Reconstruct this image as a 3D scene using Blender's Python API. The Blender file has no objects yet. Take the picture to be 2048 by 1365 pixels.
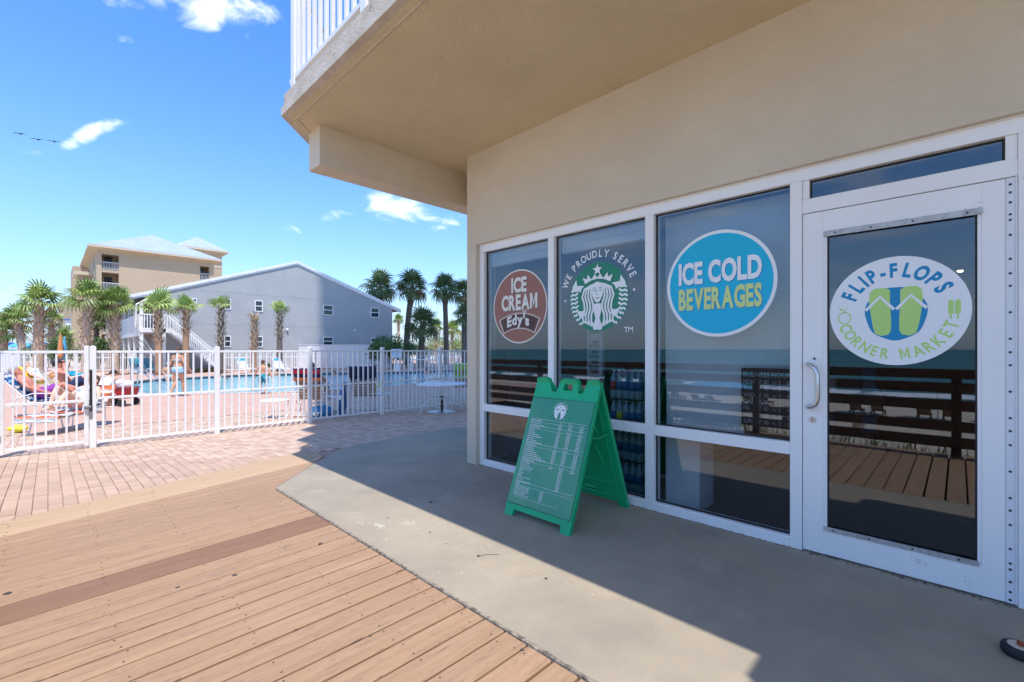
import bpy, bmesh, math, random
from mathutils import Vector, Matrix, Euler
from mathutils.geometry import tessellate_polygon
random.seed(7)
sc = bpy.context.scene
COL = sc.collection
PI = math.pi
R = math.radians

# ---------------------------------------------------------------- camera, sky, sun, exposure
CH = 1.27                                   # lens height above the concrete slab
cam_d = bpy.data.cameras.new('camera'); cam = bpy.data.objects.new('camera', cam_d); COL.objects.link(cam)
cam.location = (0, 0, CH); cam.rotation_euler = (R(90), 0, R(-45.53))
cam_d.sensor_width = 36; cam_d.lens = 16.0; cam_d.shift_y = 16.5 / 2048
cam_d.clip_start = .05; cam_d.clip_end = 12000
sc.camera = cam

SUNV = Vector((-.165, -.39, 1)).normalized()
sun_d = bpy.data.lights.new('sun', 'SUN'); sun = bpy.data.objects.new('sun', sun_d); COL.objects.link(sun)
sun_d.energy = 2.65; sun_d.angle = R(.53); sun_d.color = (1, .955, .90)
sun.rotation_euler = SUNV.to_track_quat('Z', 'Y').to_euler()

world = bpy.data.worlds.new('World'); sc.world = world; world.use_nodes = True
wt = world.node_tree; wt.nodes.clear()
def WN(t, **k):
    n = wt.nodes.new(t)
    for a, v in k.items(): setattr(n, a, v)
    return n
def WL(a, b): wt.links.new(a, b)
sky = WN('ShaderNodeTexSky', sky_type='NISHITA'); sky.sun_disc = False
sky.sun_elevation = math.asin(SUNV.z); sky.sun_rotation = math.atan2(SUNV.x, SUNV.y) % (2 * PI)
sky.altitude = 0; sky.air_density = 1.0; sky.dust_density = .35; sky.ozone_density = 3.6
bg = WN('ShaderNodeBackground'); bg.inputs[1].default_value = .15
wo = WN('ShaderNodeOutputWorld'); WL(bg.outputs[0], wo.inputs[0])
hs = WN('ShaderNodeHueSaturation'); hs.inputs['Saturation'].default_value = 1.26; WL(sky.outputs[0], hs.inputs['Color'])
tc = WN('ShaderNodeTexCoord')
def M_(op, a, b=None, c=None, clamp=False):
    n = WN('ShaderNodeMath', operation=op); n.use_clamp = clamp
    for i, v in enumerate((a, b, c)):
        if v is None: continue
        if hasattr(v, 'is_output'): WL(v, n.inputs[i])
        else: n.inputs[i].default_value = v
    return n.outputs[0]
def V_(op, a, b):
    n = WN('ShaderNodeVectorMath', operation=op)
    for i, v in enumerate((a, b)):
        if hasattr(v, 'is_output'): WL(v, n.inputs[i])
        else: n.inputs[i].default_value = v
    return n
def wnoise(scale, detail, stretch=(1, 1, 1), dist=0.0):
    mp = WN('ShaderNodeMapping'); mp.inputs['Scale'].default_value = stretch; WL(tc.outputs['Generated'], mp.inputs[0])
    n = WN('ShaderNodeTexNoise'); n.inputs['Scale'].default_value = scale; n.inputs['Detail'].default_value = detail
    n.inputs['Roughness'].default_value = .62; n.inputs['Distortion'].default_value = dist; WL(mp.outputs[0], n.inputs[0]); return n.outputs[0]
def wdir(px, py):
    xc, zc, u = (px - 1024) / 910, 1.0, (699 - py) / 910
    return Vector((.7005 * xc + .7136 * zc, -.7136 * xc + .7005 * zc, u)).normalized()
fine = wnoise(15, 11, (1, 1, 1.7), .8)
thin = wnoise(5.5, 8, (1, 1, 4.5), .4)
mask = None
# (pixel centre, half width, half height, tilt) of each small cloud, turned into sky directions
for (cx, cy, sx, sy, tl, amp) in [(228, 248, 34, 10, -8, .8), (196, 258, 42, 15, -22, 1.0), (172, 270, 40, 15, -30, 1.0), (146, 285, 30, 12, -28, .9), (330, -10, 80, 26, 6, 1.0), (430, 18, 110, 28, 4, 1.0), (255, 8, 40, 20, 10, .9),
        (410, 45, 40, 14, 0, .8), (795, 415, 62, 22, 8, 1.0), (835, 428, 45, 13, 14, .9), (757, 398, 32, 14, 0, .8), (684, 427, 38, 11, -14, .7), (585, 460, 30, 12, 0, .75), (40, 590, 46, 26, -20, .75),
        (905, 442, 45, 12, -20, .7), (60, 75, 12, 5, 0, .4), (254, 80, 16, 9, 0, .5), (492, 75, 14, 8, 0, .45), (70, 305, 20, 7, 0, .4), (20, 397, 40, 6, -5, .35),
        (575, 175, 22, 8, 10, .45), (700, 470, 60, 9, -6, .25)]:
    c = wdir(cx, cy); k = (wdir(cx + 1, cy) - c).length
    rt = (wdir(cx + 5, cy) - c).normalized(); up = c.cross(rt).normalized() * -1
    if up.z < 0: up = -up
    a = R(-tl); ax = rt * math.cos(a) + up * math.sin(a); ay = ax.cross(c).normalized()
    df = V_('SUBTRACT', tc.outputs['Generated'], tuple(c)).outputs[0]
    u_ = M_('MULTIPLY', V_('DOT_PRODUCT', df, tuple(ax)).outputs['Value'], 1 / (sx * k * 1.6))
    v_ = M_('MULTIPLY', V_('DOT_PRODUCT', df, tuple(ay)).outputs['Value'], 1 / (sy * k * 1.6))
    d2 = M_('ADD', M_('MULTIPLY', u_, u_), M_('MULTIPLY', v_, v_))
    g = M_('MULTIPLY', M_('SUBTRACT', 1, d2, clamp=True), amp)
    mask = g if mask is None else M_('MAXIMUM', mask, g)
edge = M_('ADD', M_('MULTIPLY', mask, 1.1), M_('MULTIPLY', M_('SUBTRACT', fine, .5), 3.0))
cl = WN('ShaderNodeMapRange', interpolation_type='SMOOTHSTEP'); cl.inputs[1].default_value = .42; cl.inputs[2].default_value = 1.7; WL(edge, cl.inputs[0])
cl1 = M_('MULTIPLY', cl.outputs[0], M_('MULTIPLY', mask, 2.5, clamp=True), clamp=True)
# long thin veils over the sea (the side that the shop windows mirror)
sx_ = V_('DOT_PRODUCT', tc.outputs['Generated'], (-1, -.1, .25)).outputs['Value']
vm = WN('ShaderNodeMapRange'); vm.inputs[1].default_value = .15; vm.inputs[2].default_value = .7; WL(sx_, vm.inputs[0])
th = WN('ShaderNodeMapRange', interpolation_type='SMOOTHSTEP'); th.inputs[1].default_value = .44; th.inputs[2].default_value = .72; th.inputs[4].default_value = .55; WL(thin, th.inputs[0])
cl2 = M_('MULTIPLY', th.outputs[0], vm.outputs[0])
cl3 = M_('MAXIMUM', cl1, cl2)
mxw = WN('ShaderNodeMix', data_type='RGBA'); WL(cl3, mxw.inputs[0]); tn = V_('MULTIPLY', hs.outputs[0], (.93, .935, 1.04)); WL(tn.outputs[0], mxw.inputs[6]); mxw.inputs[7].default_value = (4.9, 5.2, 5.6, 1)
# pale sea haze low over the horizon, all the way round
hz_ = V_('DOT_PRODUCT', tc.outputs['Generated'], (0, 0, 1)).outputs['Value']
hf0 = M_('MULTIPLY', M_('POWER', 2.718, M_('MULTIPLY', M_('ABSOLUTE', hz_), -5.2)), .86)
mxh = WN('ShaderNodeMix', data_type='RGBA'); WL(hf0, mxh.inputs[0]); WL(mxw.outputs[2], mxh.inputs[6]); mxh.inputs[7].default_value = (1.65, 2.35, 3.15, 1)
WL(mxh.outputs[2], bg.inputs[0])
sc.view_settings.view_transform = 'Standard'; sc.view_settings.look = 'None'
sc.view_settings.exposure = 1.06; sc.view_settings.gamma = 1; sc.view_settings.use_curve_mapping = False
sc.render.engine = 'CYCLES'
sc.cycles.max_bounces = 10; sc.cycles.diffuse_bounces = 5; sc.cycles.glossy_bounces = 5; sc.cycles.transparent_max_bounces = 24; sc.cycles.transmission_bounces = 8

# ---------------------------------------------------------------- places
def gz(x, y):                               # the paving falls gently towards the pool
    return -.33 * min(1, max(0, (y - 5.6) / 7))
def P(px, py):                              # where the sight line of a pixel meets the ground
    z = 0
    for _ in range(40):
        zc = 910 * (CH - z) / (py - 699); xc = (px - 1024) / 910 * zc
        x, y = .7005 * xc + .7136 * zc, -.7136 * xc + .7005 * zc
        z = .6 * z + .4 * gz(x, y)
    return x, y
def XY(px, yp):                             # X of a pixel column on the vertical plane Y = yp
    r = (px - 1024) / 910
    return yp * (.7136 + .7005 * r) / (.7005 - .7136 * r)
def ZC(x, y): return .7136 * x + .7005 * y
def HZ(py, x, y): return CH + (699 - py) * ZC(x, y) / 910
def AT(px, zc):                             # point at a depth in front of the lens
    xc = (px - 1024) / 910 * zc
    return .7005 * xc + .7136 * zc, -.7136 * xc + .7005 * zc

# ---------------------------------------------------------------- materials
MAT = {}
def mat(name, col, rough=.6, col2=None, nscale=6, metal=0, bump=0, bscale=40, coat=0, detail=5, stretch=None, spots=None, spec=.5, vary=0, alpha=None, bstretch=None, n0=.35, n1=.65):
    m = bpy.data.materials.new(name); m.use_nodes = True; nt = m.node_tree; b = nt.nodes['Principled BSDF']
    b.inputs['Roughness'].default_value = rough; b.inputs['Metallic'].default_value = metal; b.inputs['Specular IOR Level'].default_value = spec
    b.inputs['Coat Weight'].default_value = coat
    N, L = nt.nodes, nt.links
    tcn = N.new('ShaderNodeTexCoord')
    def mapped(st):
        if not st: return tcn.outputs['Object']
        mp = N.new('ShaderNodeMapping'); mp.inputs['Scale'].default_value = st; L.new(tcn.outputs['Object'], mp.inputs[0]); return mp.outputs[0]
    cur = None
    c1 = (*col, 1)
    if col2:
        n = N.new('ShaderNodeTexNoise'); n.inputs['Scale'].default_value = nscale; n.inputs['Detail'].default_value = detail; n.inputs['Roughness'].default_value = .65
        L.new(mapped(stretch), n.inputs[0])
        mr = N.new('ShaderNodeMapRange'); mr.inputs[1].default_value = n0; mr.inputs[2].default_value = n1; L.new(n.outputs[0], mr.inputs[0])
        mx = N.new('ShaderNodeMix'); mx.data_type = 'RGBA'; L.new(mr.outputs[0], mx.inputs[0]); mx.inputs[6].default_value = c1; mx.inputs[7].default_value = (*col2, 1)
        cur = mx.outputs[2]
    if spots:
        for (sc_, thr, scol, soft) in spots:
            n = N.new('ShaderNodeTexNoise'); n.inputs['Scale'].default_value = sc_; n.inputs['Detail'].default_value = 3; L.new(mapped(stretch), n.inputs[0])
            mr = N.new('ShaderNodeMapRange'); mr.inputs[1].default_value = thr; mr.inputs[2].default_value = thr + soft; L.new(n.outputs[0], mr.inputs[0])
            mx = N.new('ShaderNodeMix'); mx.data_type = 'RGBA'; L.new(mr.outputs[0], mx.inputs[0])
            if cur: L.new(cur, mx.inputs[6])
            else: mx.inputs[6].default_value = c1
            mx.inputs[7].default_value = (*scol, 1); cur = mx.outputs[2]
    if vary:
        oi = N.new('ShaderNodeObjectInfo'); h = N.new('ShaderNodeHueSaturation')
        mr = N.new('ShaderNodeMapRange'); mr.inputs[3].default_value = 1 - vary; mr.inputs[4].default_value = 1 + vary; L.new(oi.outputs['Random'], mr.inputs[0]); L.new(mr.outputs[0], h.inputs['Value'])
        if cur: L.new(cur, h.inputs['Color'])
        else: h.inputs['Color'].default_value = c1
        cur = h.outputs[0]
    if cur: L.new(cur, b.inputs['Base Color'])
    else: b.inputs['Base Color'].default_value = c1
    if bump:
        n = N.new('ShaderNodeTexNoise'); n.inputs['Scale'].default_value = bscale; n.inputs['Detail'].default_value = 4; L.new(mapped(bstretch), n.inputs[0])
        bp = N.new('ShaderNodeBump'); bp.inputs['Strength'].default_value = bump; bp.inputs['Distance'].default_value = .01; L.new(n.outputs[0], bp.inputs['Height']); L.new(bp.outputs[0], b.inputs['Normal'])
    MAT[name] = m
    return m
mat('stucco', (.69, .60, .465), .9, (.63, .54, .415), 1.1, bump=.55, bscale=95)
mat('soffit_stucco', (.68, .565, .375), .9, (.62, .51, .335), 1.3, bump=.8, bscale=75)
mat('slab_edge', (.62, .55, .46), .9, (.5, .42, .33), 5, bump=.5, bscale=60, spots=[(9, .66, (.3, .24, .18), .1)])
mat('concrete', (.375, .312, .225), .72, (.28, .24, .182), 1.3, bump=.22, bscale=160, spots=[(26, .73, (.28, .24, .2), .06), (3.1, .60, (.40, .34, .26), .25), (70, .74, (.58, .53, .46), .03), (5.3, .69, (.34, .30, .255), .1)])
mat('slab_rim', (.33, .28, .22), .95, (.1, .085, .065), 30, bump=1, bscale=50)
mat('plank', (.325, .196, .110), .76, (.39, .248, .148), 4, stretch=(.5, 7, 1), bump=.25, bscale=70, bstretch=(.12, 6, 1), vary=.055, spots=[(2.2, .55, (.30, .19, .125), .25), (7, .62, (.235, .15, .10), .1), (16, .64, (.18, .115, .08), .06), (30, .66, (.14, .09, .065), .05), (24, .75, (.5, .36, .27), .05)])
mat('plank_red', (.21, .11, .062), .76, (.25, .135, .08), 6, stretch=(.5, 7, 1), bump=.25, bscale=70, bstretch=(.12, 6, 1), vary=.04)
mat('plank_pale', (.43, .285, .165), .76, (.50, .345, .21), 5, stretch=(.5, 7, 1), bump=.25, bscale=70, bstretch=(.12, 6, 1), vary=.03)
mat('dark_gap', (.035, .025, .018), .95)
mat('screw', (.08, .06, .05), .6)
mat('paver', (.44, .29, .205), .88, (.52, .365, .27), 9, bump=.4, bscale=90, vary=.11, spots=[(3, .66, (.42, .23, .15), .1)])
mat('paver_bed', (.45, .30, .22), .95, (.34, .22, .16), 12, bump=.5, bscale=80)
mat('paving_far', (.54, .355, .27), .9, (.46, .29, .215), 3, bump=.2, bscale=30)
mat('white_paint', (.84, .84, .84), .42, (.73, .74, .75), 2)
mat('white_alu', (.90, .885, .85), .38, (.86, .84, .80), 1.5, spots=[(38, .765, (.42, .4, .38), .03)], stretch=(1, 1, .5))
mat('hinge_alu', (.76, .77, .79), .35, metal=.0, spots=[(60, .75, (.4, .4, .42), .03)])
mat('worn_strip', (.55, .54, .52), .4, (.36, .34, .31), 25, metal=.25)
mat('fence_white', (.86, .86, .85), .4, (.74, .74, .75), 4)
mat('brushed', (.62, .62, .63), .28, metal=.9)
mat('dark_metal', (.045, .045, .05), .45)
mat('grey_plastic', (.2, .21, .22), .5)
mat('black', (.012, .012, .014), .4)
mat('gasket', (.02, .02, .022), .7)
mat('board_green', (.0, .41, .16), .35, (.003, .46, .185), 3, bump=.12, bscale=120)
mat('poster', (.02, .25, .13), .22, (.05, .32, .14), 2.2, coat=.5)
mat('print_white', (.87, .87, .86), .5)
mat('print_grey', (.42, .43, .44), .5)
mat('print_cream', (.80, .76, .66), .5)
mat('print_brown', (.33, .135, .095), .5)
mat('print_darkbrown', (.085, .032, .026), .5)
mat('print_green', (.015, .23, .135), .5)
mat('print_cyan', (.0, .47, .70), .5)
mat('print_blue', (.0, .25, .50), .5)
mat('print_lime', (.50, .74, .20), .5)
mat('print_limeText', (.66, .76, .28), .5)
mat('rail_wood', (.14, .095, .068), .85, (.21, .15, .11), 4, stretch=(1, 1, 6), bump=.4, bscale=30)
mat('sand', (.62, .53, .40), .95, (.54, .45, .33), .8, bump=.6, bscale=3)
mat('grass', (.10, .12, .035), .9, (.17, .16, .06), 2)
mat('sea', (.015, .09, .095), .45, (.05, .20, .18), .03, bump=.9, bscale=.45, stretch=(3, .35, 1), spec=.12)
mat('foam', (.8, .82, .82), .8)
mat('grey_stucco', (.36, .37, .375), .9, (.40, .41, .41), 1.1, bump=.8, bscale=4.5)
mat('tan_stucco', (.49, .375, .26), .9, (.45, .345, .235), .6)
mat('tan_trim', (.60, .50, .38), .85)
mat('tin_roof', (.48, .53, .59), .35, (.55, .60, .66), .5, metal=.3)
mat('roof_grey', (.30, .31, .32), .7)
mat('far_glass', (.03, .05, .055), .08)
mat('window_dark', (.02, .028, .03), .1)
mat('palm_leaf', (.14, .22, .045), .5, (.22, .31, .07), 3, vary=.15)
mat('palm_leaf_pale', (.25, .36, .075), .5, (.36, .45, .13), 3, vary=.15)
mat('palm_leaf_dark', (.075, .13, .04), .55, (.13, .19, .06), 3, vary=.15)
mat('palm_dry', (.31, .22, .11), .8, (.23, .15, .07), 4)
mat('trunk_brown', (.42, .255, .155), .95, (.32, .19, .115), 6, stretch=(1, 1, 3), bump=.8, bscale=12)
mat('trunk_grey', (.19, .155, .125), .95, (.095, .075, .06), 6, stretch=(1, 1, 5), bump=.8, bscale=10)
mat('boot', (.58, .47, .37), .9, (.36, .26, .18), 5)
mat('shrub_leaf', (.05, .115, .022), .5, (.09, .17, .035), 5)
mat('shrub_olive', (.24, .25, .085), .6, (.32, .28, .1), 3)
mat('pool_coping', (.50, .35, .27), .85, (.56, .41, .33), 5)
mat('pool_tile', (.01, .03, .06), .3)
mat('pool_floor', (.22, .60, .72), .7)
mat('strap_tan', (.31, .24, .165), .7)
mat('strap_cream', (.62, .57, .47), .7)
mat('strap_blue', (.02, .16, .42), .7)
mat('navy', (.012, .022, .075), .85)
mat('towel_teal', (.02, .30, .42), .95)
mat('towel_white', (.74, .74, .72), .95)
mat('towel_grey', (.33, .34, .36), .95)
mat('towel_orange', (.68, .14, .03), .95)
mat('towel_red', (.48, .03, .035), .95)
mat('towel_green', (.32, .62, .1), .95)
mat('towel_purple', (.25, .05, .3), .95)
mat('yellow', (.75, .72, .06), .8)
mat('amber', (.78, .55, .06), .8)
mat('skin_fair', (.70, .43, .31), .55, spec=.4)
mat('skin_tan', (.55, .29, .17), .55, spec=.4)
mat('skin_red', (.62, .25, .17), .55, spec=.4)
mat('skin_deep', (.36, .17, .11), .55, spec=.4)
mat('hair_brown', (.11, .055, .03), .8, (.07, .03, .018), 30)
mat('hair_grey', (.45, .40, .36), .8, (.33, .28, .25), 30)
mat('hair_dark', (.03, .018, .013), .8)
mat('lips', (.45, .16, .13), .5)
mat('bikini_blue', (.30, .52, .68), .7)
mat('shorts_blue', (.015, .12, .22), .8, (.04, .42, .5), 14)
mat('shirt_pale', (.62, .66, .72), .85)
mat('blue_bag', (.01, .17, .38), .6)
mat('canvas_blue', (.01, .10, .36), .8)
mat('canvas_pale', (.55, .60, .62), .8)
mat('canvas_orange', (.60, .25, .10), .8)
mat('canvas_sky', (.09, .38, .62), .8)
mat('cart_red', (.42, .015, .02), .5)
mat('rubber', (.012, .013, .016), .6, bump=.2, bscale=80)
mat('hub_cream', (.55, .49, .40), .5)
mat('rust', (.28, .075, .02), .9)
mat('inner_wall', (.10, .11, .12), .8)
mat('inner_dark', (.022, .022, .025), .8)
mat('shade_fabric', (.72, .73, .72), .9, (.66, .67, .66), 60)
mat('shelf_metal', (.36, .38, .40), .4)
mat('bottle_plastic', (.20, .27, .32), .12, spec=.8)
mat('bottle_blue', (.02, .07, .22), .3)
mat('label_red', (.35, .02, .03), .5)
mat('label_yellow', (.6, .55, .02), .5)
mat('far_white', (.62, .64, .66), .7)
mat('far_blue', (.05, .15, .42), .5)
mat('bird', (.03, .028, .03), .9)
mat('wood_chair', (.20, .12, .075), .85)
mat('gum', (.05, .045, .045), .8)
mat('wire', (.04, .04, .045), .6)

def glass_mat(name, tint, refl, rough=.0):
    m = bpy.data.materials.new(name); m.use_nodes = True; nt = m.node_tree; N, L = nt.nodes, nt.links; N.remove(N['Principled BSDF'])
    tr = N.new('ShaderNodeBsdfTransparent'); tr.inputs[0].default_value = (*tint, 1)
    gl = N.new('ShaderNodeBsdfGlossy'); gl.inputs['Roughness'].default_value = rough; gl.inputs[0].default_value = (.86, .92, 1, 1)
    fr = N.new('ShaderNodeFresnel'); fr.inputs[0].default_value = 1.5
    ma = N.new('ShaderNodeMath'); ma.operation = 'MULTIPLY_ADD'; ma.inputs[1].default_value = 1.0; ma.inputs[2].default_value = refl; ma.use_clamp = True; L.new(fr.outputs[0], ma.inputs[0])
    ge = N.new('ShaderNodeNewGeometry'); iv = N.new('ShaderNodeMath'); iv.operation = 'SUBTRACT'; iv.inputs[0].default_value = 1; L.new(ge.outputs['Backfacing'], iv.inputs[1]); m2 = N.new('ShaderNodeMath'); m2.operation = 'MULTIPLY'; L.new(ma.outputs[0], m2.inputs[0]); L.new(iv.outputs[0], m2.inputs[1])
    mx = N.new('ShaderNodeMixShader'); L.new(m2.outputs[0], mx.inputs[0]); L.new(tr.outputs[0], mx.inputs[1]); L.new(gl.outputs[0], mx.inputs[2])
    L.new(mx.outputs[0], N['Material Output'].inputs[0]); MAT[name] = m
glass_mat('shop_glass', (.78, .82, .84), .08)
def water_mat():
    m = bpy.data.materials.new('pool_water'); m.use_nodes = True; nt = m.node_tree; N, L = nt.nodes, nt.links
    b = N['Principled BSDF']; b.inputs['Base Color'].default_value = (.20, .56, .66, 1); b.inputs['Roughness'].default_value = .08
    tcn = N.new('ShaderNodeTexCoord'); n = N.new('ShaderNodeTexNoise'); n.inputs['Scale'].default_value = 2.6; n.inputs['Detail'].default_value = 4; L.new(tcn.outputs['Object'], n.inputs[0])
    bp = N.new('ShaderNodeBump'); bp.inputs['Strength'].default_value = .6; bp.inputs['Distance'].default_value = .06; L.new(n.outputs[0], bp.inputs['Height']); L.new(bp.outputs[0], b.inputs['Normal'])
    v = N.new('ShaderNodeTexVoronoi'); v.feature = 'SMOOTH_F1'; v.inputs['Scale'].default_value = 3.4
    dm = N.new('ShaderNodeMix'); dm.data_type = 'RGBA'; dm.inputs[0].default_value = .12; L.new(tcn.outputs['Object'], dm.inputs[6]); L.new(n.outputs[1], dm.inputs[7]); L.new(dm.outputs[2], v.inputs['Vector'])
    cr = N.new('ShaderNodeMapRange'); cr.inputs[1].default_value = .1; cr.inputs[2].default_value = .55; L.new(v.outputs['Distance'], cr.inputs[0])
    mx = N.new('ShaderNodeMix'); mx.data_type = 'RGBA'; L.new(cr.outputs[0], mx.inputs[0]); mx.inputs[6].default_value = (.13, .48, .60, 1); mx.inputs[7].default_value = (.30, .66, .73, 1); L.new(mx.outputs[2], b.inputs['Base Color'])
    MAT['pool_water'] = m
water_mat()
def emit_mat(name, col, s):
    m = bpy.data.materials.new(name); m.use_nodes = True; b = m.node_tree.nodes['Principled BSDF']
    b.inputs['Base Color'].default_value = (*col, 1); b.inputs['Emission Color'].default_value = (*col, 1); b.inputs['Emission Strength'].default_value = s; MAT[name] = m
emit_mat('bulb', (1, .72, .42), 5)
def stripe_mat(name, cols, axis, freq):
    m = bpy.data.materials.new(name); m.use_nodes = True; nt = m.node_tree; N, L = nt.nodes, nt.links; b = N['Principled BSDF']; b.inputs['Roughness'].default_value = .95
    t = N.new('ShaderNodeTexCoord'); s = N.new('ShaderNodeSeparateXYZ'); L.new(t.outputs['Object'], s.inputs[0])
    a = N.new('ShaderNodeMath'); a.operation = 'MULTIPLY'; a.inputs[1].default_value = freq; L.new(s.outputs[axis], a.inputs[0])
    f = N.new('ShaderNodeMath'); f.operation = 'FRACT'; L.new(a.outputs[0], f.inputs[0])
    r = N.new('ShaderNodeValToRGB'); r.color_ramp.interpolation = 'CONSTANT'; L.new(f.outputs[0], r.inputs[0])
    el = r.color_ramp.elements
    while len(el) < len(cols): el.new(.5)
    for i, (p, c) in enumerate(cols): el[i].position = p; el[i].color = (*c, 1)
    L.new(r.outputs[0], b.inputs['Base Color']); MAT[name] = m
W_, G_, O_, D_, B_ = (.72, .72, .7), (.3, .31, .33), (.66, .13, .03), (.06, .03, .04), (.45, .58, .66)
stripe_mat('towel_serape', [(0, W_), (.1, O_), (.16, D_), (.18, O_), (.27, G_), (.31, W_), (.36, O_), (.42, D_), (.45, O_), (.52, W_), (.6, G_), (.7, D_), (.72, G_), (.82, B_), (.9, W_), (.95, G_)], 0, 1.25)
stripe_mat('towel_navyred', [(0, (.55, .03, .04)), (.28, (.02, .02, .09)), (.5, (.7, .2, .05)), (.72, (.02, .02, .09))], 2, 3.2)
stripe_mat('towel_blue', [(0, (.72, .72, .72)), (.2, (.01, .15, .42)), (.45, (.3, .5, .66)), (.6, (.01, .1, .32))], 0, 5)
stripe_mat('swim_pale', [(0, (.68, .72, .78)), (.5, (.48, .56, .66))], 0, 22)

# ---------------------------------------------------------------- mesh builder
class MB:
    def __init__(s): s.v = []; s.f = []; s.m = []; s.sm = []; s.cur = 0; s.X = None; s.smooth = False
    def add(s, vs, fs):
        o = len(s.v)
        s.v += [tuple(s.X @ Vector(v)) if s.X is not None else tuple(v) for v in vs]
        for f in fs: s.f.append([i + o for i in f]); s.m.append(s.cur); s.sm.append(s.smooth)
    def box(s, a, b):
        (x0, y0, z0), (x1, y1, z1) = a, b
        s.add([(x0, y0, z0), (x1, y0, z0), (x1, y1, z0), (x0, y1, z0), (x0, y0, z1), (x1, y0, z1), (x1, y1, z1), (x0, y1, z1)],
              [(3, 2, 1, 0), (4, 5, 6, 7), (0, 1, 5, 4), (1, 2, 6, 5), (2, 3, 7, 6), (3, 0, 4, 7)])
    def cbox(s, a, b, c=.004):              # box with chamfered vertical and top edges
        (x0, y0, z0), (x1, y1, z1) = a, b
        ring = [(x0 + c, y0), (x1 - c, y0), (x1, y0 + c), (x1, y1 - c), (x1 - c, y1), (x0 + c, y1), (x0, y1 - c), (x0, y0 + c)]
        cx, cy = (x0 + x1) / 2, (y0 + y1) / 2
        top = [(max(min(x, x1 - c), x0 + c), max(min(y, y1 - c), y0 + c)) for x, y in ring]
        vs = [(x, y, z0) for x, y in ring] + [(x, y, z1 - c) for x, y in ring] + [(x, y, z1) for x, y in top]
        fs = [[i, (i + 1) % 8, 8 + (i + 1) % 8, 8 + i] for i in range(8)] + [[8 + i, 8 + (i + 1) % 8, 16 + (i + 1) % 8, 16 + i] for i in range(8)] + [[16 + i for i in range(8)], [7 - i for i in range(8)]]
        s.add(vs, fs)
    def prism(s, poly, z0, z1):
        n = len(poly)
        if sum(poly[i][0] * poly[(i + 1) % n][1] - poly[(i + 1) % n][0] * poly[i][1] for i in range(n)) < 0: poly = poly[::-1]
        s.add([(x, y, z0) for x, y in poly] + [(x, y, z1) for x, y in poly],
              [list(range(n))[::-1], list(range(n, 2 * n))] + [[i, (i + 1) % n, n + (i + 1) % n, n + i] for i in range(n)])
    def loft(s, rings, cap=True, closed=True):
        n = len(rings[0]); vs = [p for r in rings for p in r]; fs = []
        for k in range(len(rings) - 1):
            for i in range(n if closed else n - 1):
                j = (i + 1) % n
                fs.append([k * n + i, k * n + j, (k + 1) * n + j, (k + 1) * n + i])
        if cap and closed: fs += [list(range(n))[::-1], [(len(rings) - 1) * n + i for i in range(n)]]
        s.add(vs, fs)
    def tube(s, pts, r, n=6, cap=True, flat=None):
        pts = [Vector(p) for p in pts]; rs = r if isinstance(r, (list, tuple)) else [r] * len(pts)
        rings = []; prev = None
        for i, p in enumerate(pts):
            d = (pts[min(i + 1, len(pts) - 1)] - pts[max(i - 1, 0)]).normalized()
            if prev is None:
                a = Vector((0, 0, 1)) if abs(d.z) < .9 else Vector((1, 0, 0)); u = d.cross(a).normalized()
            else:
                u = (prev - d * prev.dot(d)).normalized()
            prev = u; w = d.cross(u)
            rings.append([p + (u * math.cos(2 * PI * k / n) + w * math.sin(2 * PI * k / n)) * rs[i] for k in range(n)])
        s.loft(rings, cap)
    def lathe(s, prof, n=16, c=(0, 0)):
        rings = [[(c[0] + r * math.cos(2 * PI * k / n), c[1] + r * math.sin(2 * PI * k / n), z) for k in range(n)] for r, z in prof]
        s.loft(rings)
    def ball(s, c, r, n=10, m=7):
        rx, ry, rz = r if isinstance(r, (tuple, list)) else (r, r, r); rings = []
        for j in range(m + 1):
            a = PI * j / m - PI / 2; q = max(math.cos(a), .03)
            rings.append([(c[0] + rx * q * math.cos(2 * PI * k / n), c[1] + ry * q * math.sin(2 * PI * k / n), c[2] + rz * math.sin(a)) for k in range(n)])
        s.loft(rings)
    def build(s, name, mats, parent=None, loc=None, smooth=False):
        if isinstance(mats, str): mats = [mats]
        me = bpy.data.meshes.new(name); me.from_pydata(s.v, [], s.f)
        for k in mats: me.materials.append(MAT[k])
        me.polygons.foreach_set('material_index', s.m)
        me.polygons.foreach_set('use_smooth', [True] * len(s.f) if smooth else s.sm)
        me.update()
        o = bpy.data.objects.new(name, me); COL.objects.link(o)
        if parent: o.parent = parent
        if loc: o.location = loc
        return o
def inst(src, name, parent, loc, rot=None, scale=None, m=None):
    o = bpy.data.objects.new(name, src.data if hasattr(src, 'data') else src); COL.objects.link(o); o.parent = parent; o.location = loc
    if rot: o.rotation_euler = rot
    if scale: o.scale = scale
    return o
def tag(o, label=None, cat=None, group=None, kind=None):
    if label: o['label'] = label
    if cat: o['category'] = cat
    if group: o['group'] = group
    if kind: o['kind'] = kind
    return o
def thing(name, label, cat, loc=(0, 0, 0), rz=0, group=None):
    o = bpy.data.objects.new(name, None); COL.objects.link(o); o.location = loc; o.rotation_euler = (0, 0, rz); o.empty_display_size = .1
    return tag(o, label, cat, group)
def copy_tree(o, parent=None):
    c = o.copy(); COL.objects.link(c)
    if parent: c.parent = parent
    for ch in [x for x in o.children]: copy_tree(ch, c)
    return c
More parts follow.
